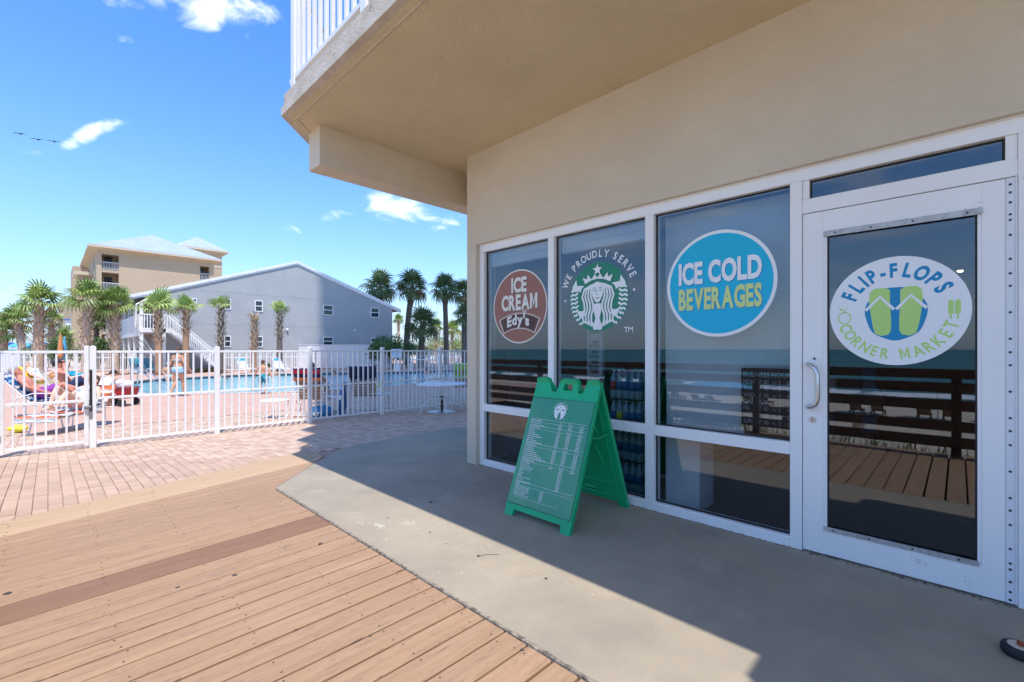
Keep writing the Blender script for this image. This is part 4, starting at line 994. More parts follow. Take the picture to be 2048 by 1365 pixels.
def gwin(pa, pb, ya, yb):
    xa, xb = XY(pa, GY), XY(pb, GY); xm = (xa + xb) / 2; za, zb = HZ(yb, xm, GY), HZ(ya, xm, GY); f = .06
    m = MB(); m.box((xa, GY - .05, za), (xa + f, GY + .02, zb)); m.box((xb - f, GY - .05, za), (xb, GY + .02, zb)); m.box((xa + f, GY - .05, za), (xb - f, GY + .02, za + f)); m.box((xa + f, GY - .05, zb - f), (xb - f, GY + .02, zb)); m.box((xa + f, GY - .045, (za + zb) / 2 - .03), (xb - f, GY + .02, (za + zb) / 2 + .03))
    o = W(m, 'window', 'white_paint', gb, gof); q = MB(); q.box((xa + f, GY - .012, za + f), (xb - f, GY + .01, zb - f)); q.build('pane', 'far_glass', o)
for a in [(509.5, 525.5, 601.5, 624), (512, 525.5, 673, 695), (646, 666, 610.5, 631), (646, 666, 674, 692), (741, 758, 616, 635.5), (741, 758, 676, 694), (449, 462, 598, 619.5), (448, 462, 672, 694.5), (385, 394, 597, 612)]: gwin(*a)
for px, py in [(574, 660), (709, 662)]:
    x = XY(px, GY); z = HZ(py, x, GY); m = MB(); m.ball((x, GY - .1, z), .09); m.box((x - .05, GY - .06, z), (x + .05, GY, z + .12)); W(m, 'wall_lamp', 'white_paint', gb, gof)
m = MB(); m.tube([(x0 - .05, GY - .1, ze - .05), (XL + .35, GY - .3, ze - 1.0), (XL + .3, GY - .25, 2.7)], .06, 6); W(m, 'downpipe', 'white_paint', gb, gof)
# outside gallery on the west side and the stair in front of the gable
fz = 2.62; XG = XY(279, GY - 1.3)
m = MB(); m.box((XG, GY - 1.3, fz - .22), (x0 + .25, GY + 24, fz)); W(m, 'gallery_floor', 'white_paint', gb, gof)
m = MB()
for k in range(24): m.box((XG - .02, GY - 1.2 + k * 1.0, fz - .5), (XG + .03, GY - .24 + k * 1.0, fz + .92))
W(m, 'gallery_board', 'white_paint', gb, gof)
pm0 = MB(); pm0.box((-.09, -.09, -.33), (.09, .09, 4.3)); pq = W(pm0, 'gallery_post', 'white_paint', gb, gof); pq.location = (XG - 14.19 + .1, -1.2, .33)
for k in range(1, 9): inst(pq, 'gallery_post', gb, (XG - 14.19 + .1, -1.2 + 3 * k, .33))
lo_p = MB(); lo_p.box((-.09, -.09, -.33), (.09, .09, fz)); lp = W(lo_p, 'stair_post', 'white_paint', gb, gof); lp.location = (XY(328, GY - 1.3) - 14.19, -1.25, .33)
for k in range(7):
    m = MB(); ya = GY + 1.2 + 2.7 * k; m.box((x0 - .04, ya, fz + .9), (x0 + .02, ya + 1.4, fz + 2.05)); m.cur = 1; m.box((x0 - .05, ya + .1, fz + 1), (x0 - .045, ya + 1.3, fz + 1.95)); W(m, 'side_window', ['white_paint', 'far_glass'], gb, gof)
# landing rail
xs0, xs1 = x0 + .25, XY(448, GY - 1.3)
bal = MB(); bal.box((-.025, -.025, 0), (.025, .025, .86)); bl = bal.build('baluster', 'white_paint', gb, (0, 0, 0)); first = True
m = MB(); m.box((XG, GY - 1.33, fz + .86), (xs0, GY - 1.27, fz + .94)); m.box((XG, GY - 1.34, fz - .26), (xs0, GY - 1.301, fz + .02))
m.tube([(xs0, GY - 1.3, fz + .9), (xs1, GY - 1.3, .57)], .05, 4); m.tube([(xs0, GY - .2, fz + .9), (xs1, GY - .2, .57)], .05, 4)
for yq in (GY - 1.33, GY - .18): m.loft([[(xs0, yq, fz - .28), (xs1, yq, -.62 + .1), (xs1, yq, -.25), (xs0, yq, fz + .05)], [(xs0, yq + .05, fz - .28), (xs1, yq + .05, -.52), (xs1, yq + .05, -.25), (xs0, yq + .05, fz + .05)]])
W(m, 'stair_rail', 'white_paint', gb, gof)
nb = 11
for k in range(nb):
    x = XG + .1 + (xs0 - XG - .15) * k / (nb - 1); l_ = (x - 14.19, -1.3, fz + .33)
    if first: bl.location = l_; first = False
    else: inst(bl, 'baluster', gb, l_)
for k in range(1, 30):
    t = k / 30; x = xs0 + (xs1 - xs0) * t; z = fz + (-.3 - fz) * t; inst(bl, 'baluster', gb, (x - 14.19, -1.3, z + .33))
st = MB(); st.box((0, 0, 0), (.32, 1.05, .05)); s0 = st.build('stair_tread', 'white_paint', gb, (0, 0, 0)); s0.location = (xs0 - 14.19, -1.26, fz + .33 - .18)
for k in range(1, 15):
    t = k / 15; inst(s0, 'stair_tread', gb, (xs0 + (xs1 - xs0) * t - 14.19, -1.26, fz + (-.33 - fz) * t + .33 - .1))
for k in range(5):                          # slanting white bars added to imitate sunlight stripes below the gallery
    m = MB(); ya = GY - .9 + k * 1.6; m.tube([(XG + .05, ya, fz - .3), (x0 + .02, ya, -.2)], .055, 4); W(m, 'sun_stripe', 'white_paint', gb, gof)

# ================================================================ TAN APARTMENT BUILDING
TY = 84; tb = thing('tan_apartment_building', 'tall tan stucco apartment building with pale metal hip roofs and recessed balconies', 'building', (11, TY, -.4)); tof = (11, TY, -.4)
xa, xb = XY(193, TY), XY(428, TY); ez = 14.8
r1a, r1b = XY(203.5, TY), XY(238, TY); r2a, r2b = XY(400.5, TY), XY(419, TY)
m = MB(); m.box((xa, TY + 2.2, -.5), (xb, TY + 20, ez)); m.box((xa, TY, -.5), (r1a, TY + 2.2, ez)); m.box((r1b, TY, -.5), (r2a, TY + 2.2, ez)); m.box((r2b, TY, -.5), (xb, TY + 2.2, ez))
for k in range(6): m.box((r1a, TY + .001, 14.4), (r1b, TY + 2.2, 14.79)) if k == 0 else m.box((r1a, TY + .02, 12.25 - 2.85 * (k - 1) - .35), (r1b, TY + 2.2, 12.25 - 2.85 * (k - 1)))
for k in range(5): m.box((r2a, TY + .02, 12.0 - 2.85 * k - .35), (r2b, TY + 2.2, 12.0 - 2.85 * k))
m.box((r2a, TY + .02, 14.2), (r2b, TY + 2.2, 14.79)); W(m, 'wall', 'tan_stucco', tb, tof)
for k in range(5):
    for (p, q, zf) in ((r1a, r1b, 12.25), (r2a, r2b, 12.0)):
        m = MB(); z = zf - 2.85 * k; m.box((p, TY + .04, z + 1.02), (q, TY + .10, z + 1.1)); m.box((p, TY + .04, z + .1), (q, TY + .10, z + .16)); n = int((q - p) / .16)
        for j in range(n + 1): m.box((p + (q - p) * j / n - .02, TY + .05, z + .16), (p + (q - p) * j / n + .02, TY + .09, z + 1.02))
        W(m, 'balcony_railing', 'far_white', tb, tof)
        if k < 3: m = MB(); m.box((p + .4, TY + 2.14, z + .02), (p + (q - p) * .7, TY + 2.19, z + 2.1)); W(m, 'balcony_door', 'window_dark', tb, tof)
def hip(xa, xb, ya, yb, z0, zt, ov, name='roof'):
    m = MB(); a, b, c, d = xa - ov, xb + ov, ya - ov, yb + ov; w = min(b - a, d - c) / 2
    if (b - a) < (d - c): r0, r1 = ((a + b) / 2, c + w), ((a + b) / 2, d - w)
    else: r0, r1 = (a + w, (c + d) / 2), (b - w, (c + d) / 2)
    m.add([(a, c, z0), (b, c, z0), (b, d, z0), (a, d, z0), (*r0, zt), (*r1, zt)], [(0, 1, 4), (1, 2, 5, 4), (2, 3, 5), (3, 0, 4, 5)] if (b - a) < (d - c) else [(0, 1, 5, 4), (1, 2, 5), (2, 3, 4, 5), (3, 0, 4)])
    n = int((b - a) / .55)                   # standing seams on the slope that faces the pool
    for j in range(1, n):
        x = a + (b - a) * j / n; hgt = min(x - a, b - x, w) / w
        p, q = Vector((x, c, z0)), Vector((x, c + w * hgt, z0 + (zt - z0) * hgt)); m.tube([p, q], .035, 3, cap=False)
    m.cur = 1; m.box((a, c, z0 - .26), (b, d, z0 - .02)); m.cur = 2; m.loft([[(a + .1, c + .1, z0 - .26), (b - .1, c + .1, z0 - .26), (b - .1, d - .1, z0 - .26), (a + .1, d - .1, z0 - .26)], [(xa - .01, ya - .01, z0 - .62), (xb + .01, ya - .01, z0 - .62), (xb + .01, yb, z0 - .62), (xa - .01, yb, z0 - .62)]])
    return W(m, name, ['tin_roof', 'tan_trim', 'tan_stucco'], tb, tof)
hip(xa, xb, TY, TY + 20, 15.4, 19.3, .9)
Xr, Xl = XY(444, TY + 9), XY(360, TY + 9); ZW = HZ(505, Xr, TY + 9)
m = MB(); m.box((Xl, TY + 9, -.5), (Xr, TY + 22, ZW - .5)); m.cur = 1; zb2 = HZ(537, Xr, TY + 9); m.box((Xl, TY + 8.95, zb2), (Xr + .05, TY + 9.01, zb2 + .3)); W(m, 'rear_wing', ['tan_stucco', 'tan_trim'], tb, tof)
hip(Xl, Xr, TY + 9, TY + 22, ZW + .1, HZ(478, (Xl + Xr) / 2 - 1, TY + 15), .9)
m = MB(); m.box((3.0, TY + 8, -.5), (xa, TY + 13, 12.2)); m.box((2.8, TY + 20, -.5), (xa + 3, TY + 30, 15)); W(m, 'side_bay', 'tan_stucco', tb, tof)
m = MB(); m.box((2.6, TY + 7.6, 12.2), (xa - .01, TY + 13.4, 12.7)); W(m, 'bay_roof', 'tan_trim', tb, tof)
for k in range(5):
    m = MB()
    for ya_ in (3.2, 6.0, 14.5, 17.0): m.box((xa - .03, TY + ya_, 12.9 - 2.85 * k), (xa + .02, TY + ya_ + 1.2, 14.2 - 2.85 * k))
    W(m, 'window', 'window_dark', tb, tof)
# other far buildings
def far_block(px0, px1, ytop, dist, wall, label, n, rows, roof=None, ybase=700):
    xa_, ya_ = AT(px0, dist); xb_, yb_ = AT(px1, dist); z = CH + (699 - ytop) * dist / 910
    t = thing('far_building', label, 'building', (xa_, ya_, -.5), math.atan2(yb_ - ya_, xb_ - xa_)); w = math.hypot(xb_ - xa_, yb_ - ya_)
    m = MB(); m.box((0, 0, 0), (w, 12, z + .5)); m.build('wall', wall, t)
    for r_ in range(rows):
        for k in range(n):
            m = MB(); x = w * (k + .22) / n; zz = .9 + (z - .3) * r_ / rows; m.box((x, -.06, zz), (x + w / n * .55, .02, zz + (z / rows) * .5)); m.build('window', 'window_dark', t)
    if roof: m = MB(); m.box((-.4, -.4, z + .5), (w + .4, 12, z + .9)); m.build('roof', roof, t)
    return t
far_block(117, 127, 604, 260, 'tan_stucco', 'slim pale apartment tower far behind the leftmost tall palm', 2, 9)
far_block(131, 152, 641, 150, 'far_white', 'low white building with blue roof edge far off between the palms at left', 4, 3, 'far_blue')
far_block(98, 112, 655, 170, 'far_white', 'small white block far off between the two leftmost tall palms', 2, 3)
far_block(920, 934, 663, 75, 'tan_stucco', 'brownish building sliver at the shop corner behind the right palms', 1, 2)
far_block(868, 921, 690, 90, 'far_white', 'low pale building behind the olive shrubs at right', 5, 1)
wl = thing('power_line', 'thin utility wire crossing the sky behind the right palms', 'wire', AT(790, 70) + (5,))
m = MB()
for yy_ in (668, 680):
    p = [Vector((*AT(760 + 18 * k, 70), CH + (699 - yy_ - 3 * math.sin(k * .3)) * 70 / 910)) - wl.location for k in range(13)]; m.tube(p, .02, 3)
m.build('wire', 'wire', wl)

# ================================================================ FAR POOL FENCE AND WHITE ENCLOSURES
fp_ = [P(-40, 741.5), P(230, 744), P(450, 743), P(640, 738.5), P(860, 734.5), P(1020, 732)]
ff = thing('far_pool_fence', 'long white picket fence beyond the pool before the grey building', 'fence', (*fp_[0], -.33)); o3 = Vector((*fp_[0], -.33))
pk0 = None; pst0 = None; cnt = 0; rm = MB()
for (a, b) in zip(fp_, fp_[1:]):
    A, B = Vector((*a, -.33)), Vector((*b, -.33)); Ln = (B - A).length; an = math.atan2(b[1] - a[1], b[0] - a[0]); n = max(1, round(Ln / 1.8))
    for k in range(n):
        loc = A.lerp(B, k / n) - o3
        if pst0 is None: q = MB(); q.box((-.035, -.035, 0), (.035, .035, 1.53)); pst0 = q.build('post', 'fence_white', ff, loc)
        else: inst(pst0, 'post', ff, loc, (0, 0, an))
    m_ = round(Ln / .15)
    for k in range(m_):
        loc = A.lerp(B, (k + .5) / m_) - o3; cnt += 1
        if pk0 is None: q = MB(); q.box((-.016, -.010, .08), (.016, .010, 1.45)); pk0 = q.build('picket', 'fence_white', ff, loc); pk0.rotation_euler = (0, 0, an)
        elif cnt < 298: inst(pk0, 'picket', ff, loc, (0, 0, an))
        else:
            rm.X = Matrix.Translation(loc) @ Matrix.Rotation(an, 4, 'Z'); rm.box((-.016, -.010, .08), (.016, .010, 1.45))
    for z in (.1, 1.0, 1.45):
        q = MB(); q.tube([A - o3 + Vector((0, 0, z)), B - o3 + Vector((0, 0, z))], .022, 4); q.build('rail', 'fence_white', ff)
if rm.v: tag(rm.build('pickets', 'fence_white', ff), kind='stuff')
def slab_wall(name, label, cat, px0, px1, ytop, dist, th=.08, seam=.22, m_='far_white'):
    a, b = AT(px0, dist), AT(px1, dist); t = thing(name, label, cat, (*a, -.33), math.atan2(b[1] - a[1], b[0] - a[0])); w = math.hypot(b[0] - a[0], b[1] - a[1]); h = CH + .33 + (699 - ytop) * dist / 910
    n = int(w / seam); q = MB(); q.box((.004, 0, .05), (w / n - .01, th, h)); p = q.build('board', m_, t)
    for k in range(1, n): inst(p, 'board', t, (w * k / n, random.uniform(-.004, .004), 0))
    q = MB(); q.box((0, th * .3, .03), (w, th * .6, h - .02)); q.build('backing', m_, t)
    q = MB(); q.box((-.02, -.03, h), (w + .02, th + .03, h + .06)); q.build('cap', m_, t)
slab_wall('vinyl_screen', 'short white board screen beyond the loungers at the far left', 'screen', -30, 40, 706, 30.5)
slab_wall('pump_enclosure', 'low white board enclosure against the grey building behind the far fence', 'enclosure', 541, 742, 691, 37.2, seam=.45)
# stools / bins seen in front of it
for px, dist in [(493, 37), (504, 36.4)]:
    x, y = AT(px, dist); q = MB(); q.cbox((x - .12, y - .12, .95), (x + .12, y + .12, 1.35), .02); q.tube([(x, y, -.33), (x, y, .95)], .05, 6); tag(q.build('deck_heater', 'black'), 'small black post topped lamp box by the dead palm trunk, %s of two' % ('left' if px < 500 else 'right'), 'post lamp')

# ================================================================ PALMS
random.seed(21)
def frond_mesh(mname, n=15, droop=.35, R_=.62, fold=.5):
    mb = MB(); pet = .55
    mb.tube([(0, 0, 0), (pet * .5, 0, .03), (pet, 0, .0)], [.022, .016, .012], 4)
    for k in range(n):
        a = R(-118 + 236 * k / (n - 1)); ln = R_ * (.78 + .22 * math.cos(a * .75)) * random.uniform(.9, 1.08)
        c, s = math.cos(a), math.sin(a); w = .036; up = .10 * math.cos(a) + abs(math.sin(a)) * fold * .22
        b = Vector((pet, 0, 0)); m1 = b + Vector((c * ln * .55, s * ln * .55, up * .7)); t1 = b + Vector((c * ln * .86, s * ln * .84, up * .4 - droop * .22)); t2 = b + Vector((c * ln * 1.0, s * ln * .96, -droop * .55 + up * .1)); nx_ = Vector((-s, c, 0))
        mb.add([b - nx_ * .006, b + nx_ * .006, m1 - nx_ * w, m1 + nx_ * w, t1 - nx_ * w * .7, t1 + nx_ * w * .7, t2], [(0, 2, 3, 1), (2, 4, 5, 3), (4, 6, 5)])
        mb.add([m1 - nx_ * w, m1 - nx_ * w * .1 + Vector((0, 0, .015)), t1 - nx_ * w * .7], [(0, 1, 2)])
    me = mb.build(mname, 'palm_leaf'); return me
FR = {}
for mt in ('palm_leaf', 'palm_leaf_pale', 'palm_leaf_dark', 'palm_dry'):
    for dr_ in (0, 1, 2):
        o = frond_mesh('frond', 15, [.12, .4, .8][dr_], .62, [.6, .4, .2][dr_]); me = o.data; me.materials[0] = MAT[mt]; bpy.data.objects.remove(o); FR[(mt, dr_)] = me
def palm(label, px, ybase, ycrown, rcrown, dist=None, kind='fresh', lean=0, trunk_px=None, boots=None, group='palms around the pool', name='palm_tree'):
    if dist is None:
        x, y = P(px, ybase); dist = ZC(x, y); zb = gz(x, y)
    else: (x, y), zb = AT(px, dist), -.45
    u = dist / 910; zc = CH + (699 - ycrown) * u; rr = rcrown * u; h = zc - zb
    t = thing(name, label, 'palm tree', (x, y, zb), random.uniform(0, 6), group if kind != 'dead' else None)
    rt = (trunk_px or 12) * u / 2; lx = Vector((.7005, -.7136, 0)) * (lean * u); lx.rotate(Euler((0, 0, -t.rotation_euler.z)))
    mtl = 'trunk_brown' if kind in ('fresh', 'dead') else 'trunk_grey'
    def cen(s): return lx * (s * s) + Vector((0, 0, h * s))
    m = MB(); ns = 14; hb = boots if boots is not None else .5
    m.tube([cen(k / ns) for k in range(ns + 1)], [rt * (1.12 if k == 0 else 1.0 - .12 * k / ns) * random.uniform(.96, 1.04) for k in range(ns + 1)], 9); m.build('trunk', mtl if kind != 'full' else 'boot', t, smooth=True)
    if hb < 1:
        m = MB(); nb_ = int((1 - hb) * h / .035) if kind != 'dark' else 24
        for k in range(nb_):
            s = hb + (1 - hb) * k / nb_; a = k * 2.3999; c = cen(s); d = Vector((math.cos(a), math.sin(a), 0)); sd = Vector((-d.y, d.x, 0)); L_ = random.uniform(.16, .30); w = .055
            b0_ = c + d * rt * .8; b1 = c + d * (rt * 1.25 + .05) + Vector((0, 0, L_ * .6)); b2 = c + d * (rt * 1.35 + .13) + Vector((0, 0, L_ + .06)); sp = .028 * (1 if k % 2 else -1)
            m.add([b0_ - sd * w, b0_ + sd * w, b1 - sd * w * .8 + sd * sp, b1 + sd * w * .8 + sd * sp, b2 + sd * sp * 2.2 - sd * .022, b2 + sd * sp * 2.2 + sd * .022, b0_ - Vector((0, 0, .06)) , b1 - d * .035], [(0, 1, 3, 2), (2, 3, 5, 4), (0, 2, 7, 6), (1, 6, 7, 3), (4, 5, 7)])
        m.build('boots', 'boot' if kind != 'dark' else 'trunk_grey', t)
    top = cen(1)
    if kind == 'dead':
        for k in range(3): o = inst(FR[('palm_dry', 2)], 'frond', t, top - Vector((0, 0, .1)), (0, R(-20 + 60 * k), k * 2.0), (.45,) * 3)
        return t
    n = {'fresh': 17, 'full': 27, 'dark': 36, 'small': 13}[kind]; sc_ = rr / 1.12
    mt = {'fresh': 'palm_leaf_pale', 'full': 'palm_leaf', 'dark': 'palm_leaf_dark', 'small': 'palm_leaf_pale'}[kind]
    for k in range(n):
        f = k / n; a = k * 2.3999 + random.gauss(0, .2)
        el = {'fresh': 82 - 85 * f, 'full': 86 - 112 * f, 'dark': 85 - 132 * f, 'small': 84 - 70 * f}[kind] + random.gauss(0, 9)
        dry = (kind in ('full', 'dark') and f > .85 and random.random() < .4) or (kind == 'fresh' and f > .93)
        di = 0 if el > 45 else (1 if el > -5 else 2)
        mm = 'palm_dry' if dry else (random.choice(['palm_leaf', 'palm_leaf_pale']) if kind == 'full' else mt)
        o = inst(FR[(mm, di)], 'frond', t, top + Vector((random.gauss(0, .03), random.gauss(0, .03), -.18 * f)), (random.gauss(0, .35), -R(el), a), (sc_ * random.uniform(.72, 1.12),) * 3)
    return t
palm('full headed palm with a thick criss-cross trunk, leftmost of the tall poolside row', 77, 753, 604, 43, None, 'full', 2, 17, .34)
palm('tall shaggy palm standing left of the gate latch post', 172, 753, 596, 41, None, 'full', 5, 16, .28)
palm('bright green palm in front of the gallery of the grey building', 231, 751, 606, 36, None, 'full', 0, 13, .34)
palm('freshly planted palm with a wide fan beside the stair landing', 318, 751, 617, 42, None, 'fresh', -3, 13, .46)
palm('freshly planted palm in front of the outside stair', 372, 748.5, 618, 32, None, 'fresh', 1, 12, .60)
palm('narrow headed palm at the foot of the outside stair', 441, 747.5, 612, 25, None, 'small', 2, 12, .40)
palm('bare dead palm trunk before the grey wall', 508, 745, 630, 10, None, 'dead', 2, 11, .33)
palm('small headed palm before the lit grey wall, right of the dead trunk', 559, 744, 622, 24, None, 'small', 1, 11, .52)
G2 = 'tall palms right of the grey building'
palm('tall dark palm overlapping the right end of the grey roof', 763, 0, 574, 38, 46, 'dark', -3, 13, .8, G2)
palm('tall dark palm with a curved trunk, second from the roof end', 812, 0, 574, 38, 46, 'dark', 13, 12, .8, G2)
palm('tall dark palm, third from the roof end', 893, 0, 580, 35, 46, 'dark', -4, 11, .8, G2)
palm('tall dark palm half hidden by the shop corner', 932, 0, 588, 32, 46, 'dark', -3, 9, .8, G2)
palm('short dark palm between the curved palm and the third tall one', 842, 0, 650, 40, 41, 'dark', 4, 13, .6, G2)
palm('short drooping palm close to the shop corner', 928, 0, 630, 26, 38, 'dark', 0, 10, .6, G2)
palm('small yellow green palm far off right of the grey building', 797, 0, 640, 14, 70, 'full', 0, 5, .7, G2)
palm('small olive palm far off left of the third tall palm', 872, 0, 655, 20, 62, 'full', 0, 6, .7, G2)
palm('small olive palm far off right of the third tall palm', 905, 0, 660, 22, 60, 'full', 0, 6, .7, G2)
G3 = 'bushy palms at the far left'
palm('large bushy palm behind the leftmost tall palm', 47, 0, 640, 36, 37, 'full', -14, 13, .6, G3)
palm('dense low palm at the left edge of the scene', 8, 0, 662, 38, 38, 'full', 0, 12, .6, G3)
palm('bushy palm just right of the leftmost tall palm', 103, 0, 640, 25, 39, 'full', 0, 10, .6, G3)
palm('round headed palm between the shaggy palm and the bright green palm', 193, 0, 640, 26, 37, 'dark', 0, 9, .55, G3)
palm('slender palm behind the bright green palm', 218, 0, 612, 36, 36, 'full', 2, 11, .7, G3)
palm('pale palm tuft behind the bright green palm, right side', 262, 0, 596, 20, 48, 'full', -14, 5, .8, G3)
palm('low palm behind the hedge between the two leftmost tall palms', 125, 0, 676, 26, 42, 'full', 0, 9, .6, G3)

# ---- shrubs and hedges
def shrub(label, px, ytop, w_px, dist, m_='shrub_leaf', n=900, name='shrub', sz=.09):
    x, y = AT(px, dist); u = dist / 910; h = CH + .45 + (699 - ytop) * u; w = w_px * u / 2
    t = thing(name, label, 'shrub', (x, y, -.45)); mb = MB()
    lob = [(random.uniform(-.75, .75) * w, random.uniform(-.5, .5) * min(w, 1.2), h * random.uniform(.45, .8), random.uniform(.3, .5)) for _ in range(9)]
    for k in range(n):
        lx_, ly_, lz_, lr = random.choice(lob); d = Vector((random.gauss(0, 1), random.gauss(0, 1), random.gauss(0, 1))).normalized(); q = random.uniform(.45, 1) ** .5
        p = Vector((lx_ + d.x * lr * w * q * .8, ly_ + d.y * lr * min(w, 1.5) * q, max(.05, lz_ + d.z * lr * h * .55 * q))); a = Vector((random.gauss(0, 1), random.gauss(0, 1), random.gauss(0, 1))).normalized(); b = a.cross(d); s = sz * random.uniform(.6, 1.4)
        if b.length < .1: continue
        b.normalize(); mb.add([p, p + a * s * .6 + b * s * .35, p + a * s * 1.5, p + a * s * .6 - b * s * .35], [(0, 1, 2, 3)])
    mb.build('foliage', m_, t)
    st_ = MB()
    for k in range(5): st_.tube([(0, 0, 0), (random.uniform(-.5, .5) * w, random.uniform(-.2, .2), h * .6)], .03, 4)
    st_.build('stem', 'trunk_grey', t)
random.seed(31)
shrub('bright green hedge clump left of the shaggy palm', 135, 672, 62, 33, n=2600)
shrub('bright green hedge clump between the shaggy palm and the bright green palm', 196, 670, 52, 33, n=2400)
shrub('low hedge behind the leftmost tall palm', 92, 682, 50, 34, n=1600)
shrub('low leafy hedge at the far left edge', 20, 690, 70, 36, n=1500)
shrub('dark green shrub under the gallery of the grey building', 250, 690, 30, 33.5, n=900)
shrub('broad dark green bush at the right foot of the grey building', 785, 672, 92, 37.5, n=3600, sz=.13)
shrub('round green bush beside the curved palm trunk', 815, 682, 50, 39, n=1600)
shrub('olive yellow bush below the short dark palm', 853, 682, 56, 52, 'shrub_olive', 2200)
shrub('olive bush in front of the low pale building', 893, 676, 60, 58, 'shrub_olive', 2400)
shrub('green bush near the shop corner', 918, 668, 34, 55, 'palm_leaf', 1500)
shrub('small flowering plant at the base of the far fence', 330, 733, 26, 31, 'shrub_olive', 500)
shrub('small green plant behind the boy by the far fence', 531, 727, 20, 34, 'shrub_leaf', 500)
shrub('low border plants at the foot of the stair', 410, 734, 34, 32, 'shrub_olive', 500)

random.seed(77); mb = MB()
for k in range(20000):
    a = random.uniform(0, 1); dpt = random.uniform(0, 14); x = 2 + a * 210; y = 128 + dpt + 6 * math.sin(x * .05); top = 3.4 + 1.6 * math.sin(x * .21) + 1.2 * math.sin(x * .53 + 1) + .8 * math.sin(x * 1.3)
    if x > 110: y -= (x - 110) * 1.1
    z = random.uniform(0, 1) * top; s = random.uniform(.3, .75); v = Vector((random.gauss(0, 1), random.gauss(0, 1), random.gauss(0, 1))).normalized(); w = v.orthogonal().normalized(); p = Vector((x, y, z - .4))
    mb.add([p, p + v * s + w * s * .5, p + v * s * 2, p + v * s - w * s * .5], [(0, 1, 2, 3)])
tag(mb.build('distant_trees', 'palm_leaf_dark'), 'far band of low trees along the horizon behind the buildings', 'trees', kind='stuff')

# ---- beach umbrellas at the left
def umbrella(label, x, y, z, m1, r=1.25, h=2.1, closed=False, grp=None, m2=None):
    t = thing('beach_umbrella', label, 'umbrella', (x, y, z), random.uniform(0, 3), grp); q = MB(); q.tube([(0, 0, 0), (0, 0, h)], .022, 6); q.build('pole', 'white_paint', t)
    q = MB(); n = 8
    if closed: q.lathe([(.05, h * .35), (.16, h * .42), (.13, h * .7), (.05, h * .96), (.01, h)], 10)
    else:
        vs = [(0, 0, h)] + [(r * .55 * math.cos(2 * PI * k / n), r * .55 * math.sin(2 * PI * k / n), h - .14) for k in range(n)] + [(r * math.cos(2 * PI * k / n), r * math.sin(2 * PI * k / n), h - .5) for k in range(n)] + [(r * .98 * math.cos(2 * PI * (k + .5) / n), r * .98 * math.sin(2 * PI * (k + .5) / n), h - .40) for k in range(n)]
        for k in range(n):
            j = (k + 1) % n; q.cur = k % 2 if m2 else 0; base = len(q.v)
            if k == 0: q.v += vs
            q.f += [[0, 1 + k, 1 + j], [1 + k, 1 + n + k, 1 + 2 * n + k], [1 + k, 1 + 2 * n + k, 1 + j], [1 + j, 1 + 2 * n + k, 1 + n + j]]; q.m += [q.cur] * 4; q.sm += [False] * 4
    q.build('canopy', [m1, m2 or m1], t); return t
for px, yt, m_, lb in [(8, 683, 'canvas_blue', 'blue open umbrella at the left edge beyond the far fence'), (47, 685, 'canvas_sky', 'sky blue open umbrella, second from the left edge'), (92, 686, 'canvas_blue', 'dark blue open umbrella near the hedge, third from the left edge')]:
    x, y = AT(px, 42); z = CH + (699 - yt) * 42 / 910; umbrella(lb, x, y, z - 2.2, m_, 1.2, 2.2, grp='open umbrellas beyond the far fence')
x, y = AT(121, 31.5); umbrella('closed terracotta umbrella rising above the far fence left of the shaggy palm', x, y, -.33, 'canvas_orange', h=CH + .33 + (699 - 667) * 31.5 / 910, closed=True)
x, y = AT(129, 31.9); umbrella('closed blue umbrella just behind the terracotta one', x, y, -.33, 'canvas_sky', h=CH + .33 + (699 - 673) * 31.9 / 910, closed=True)
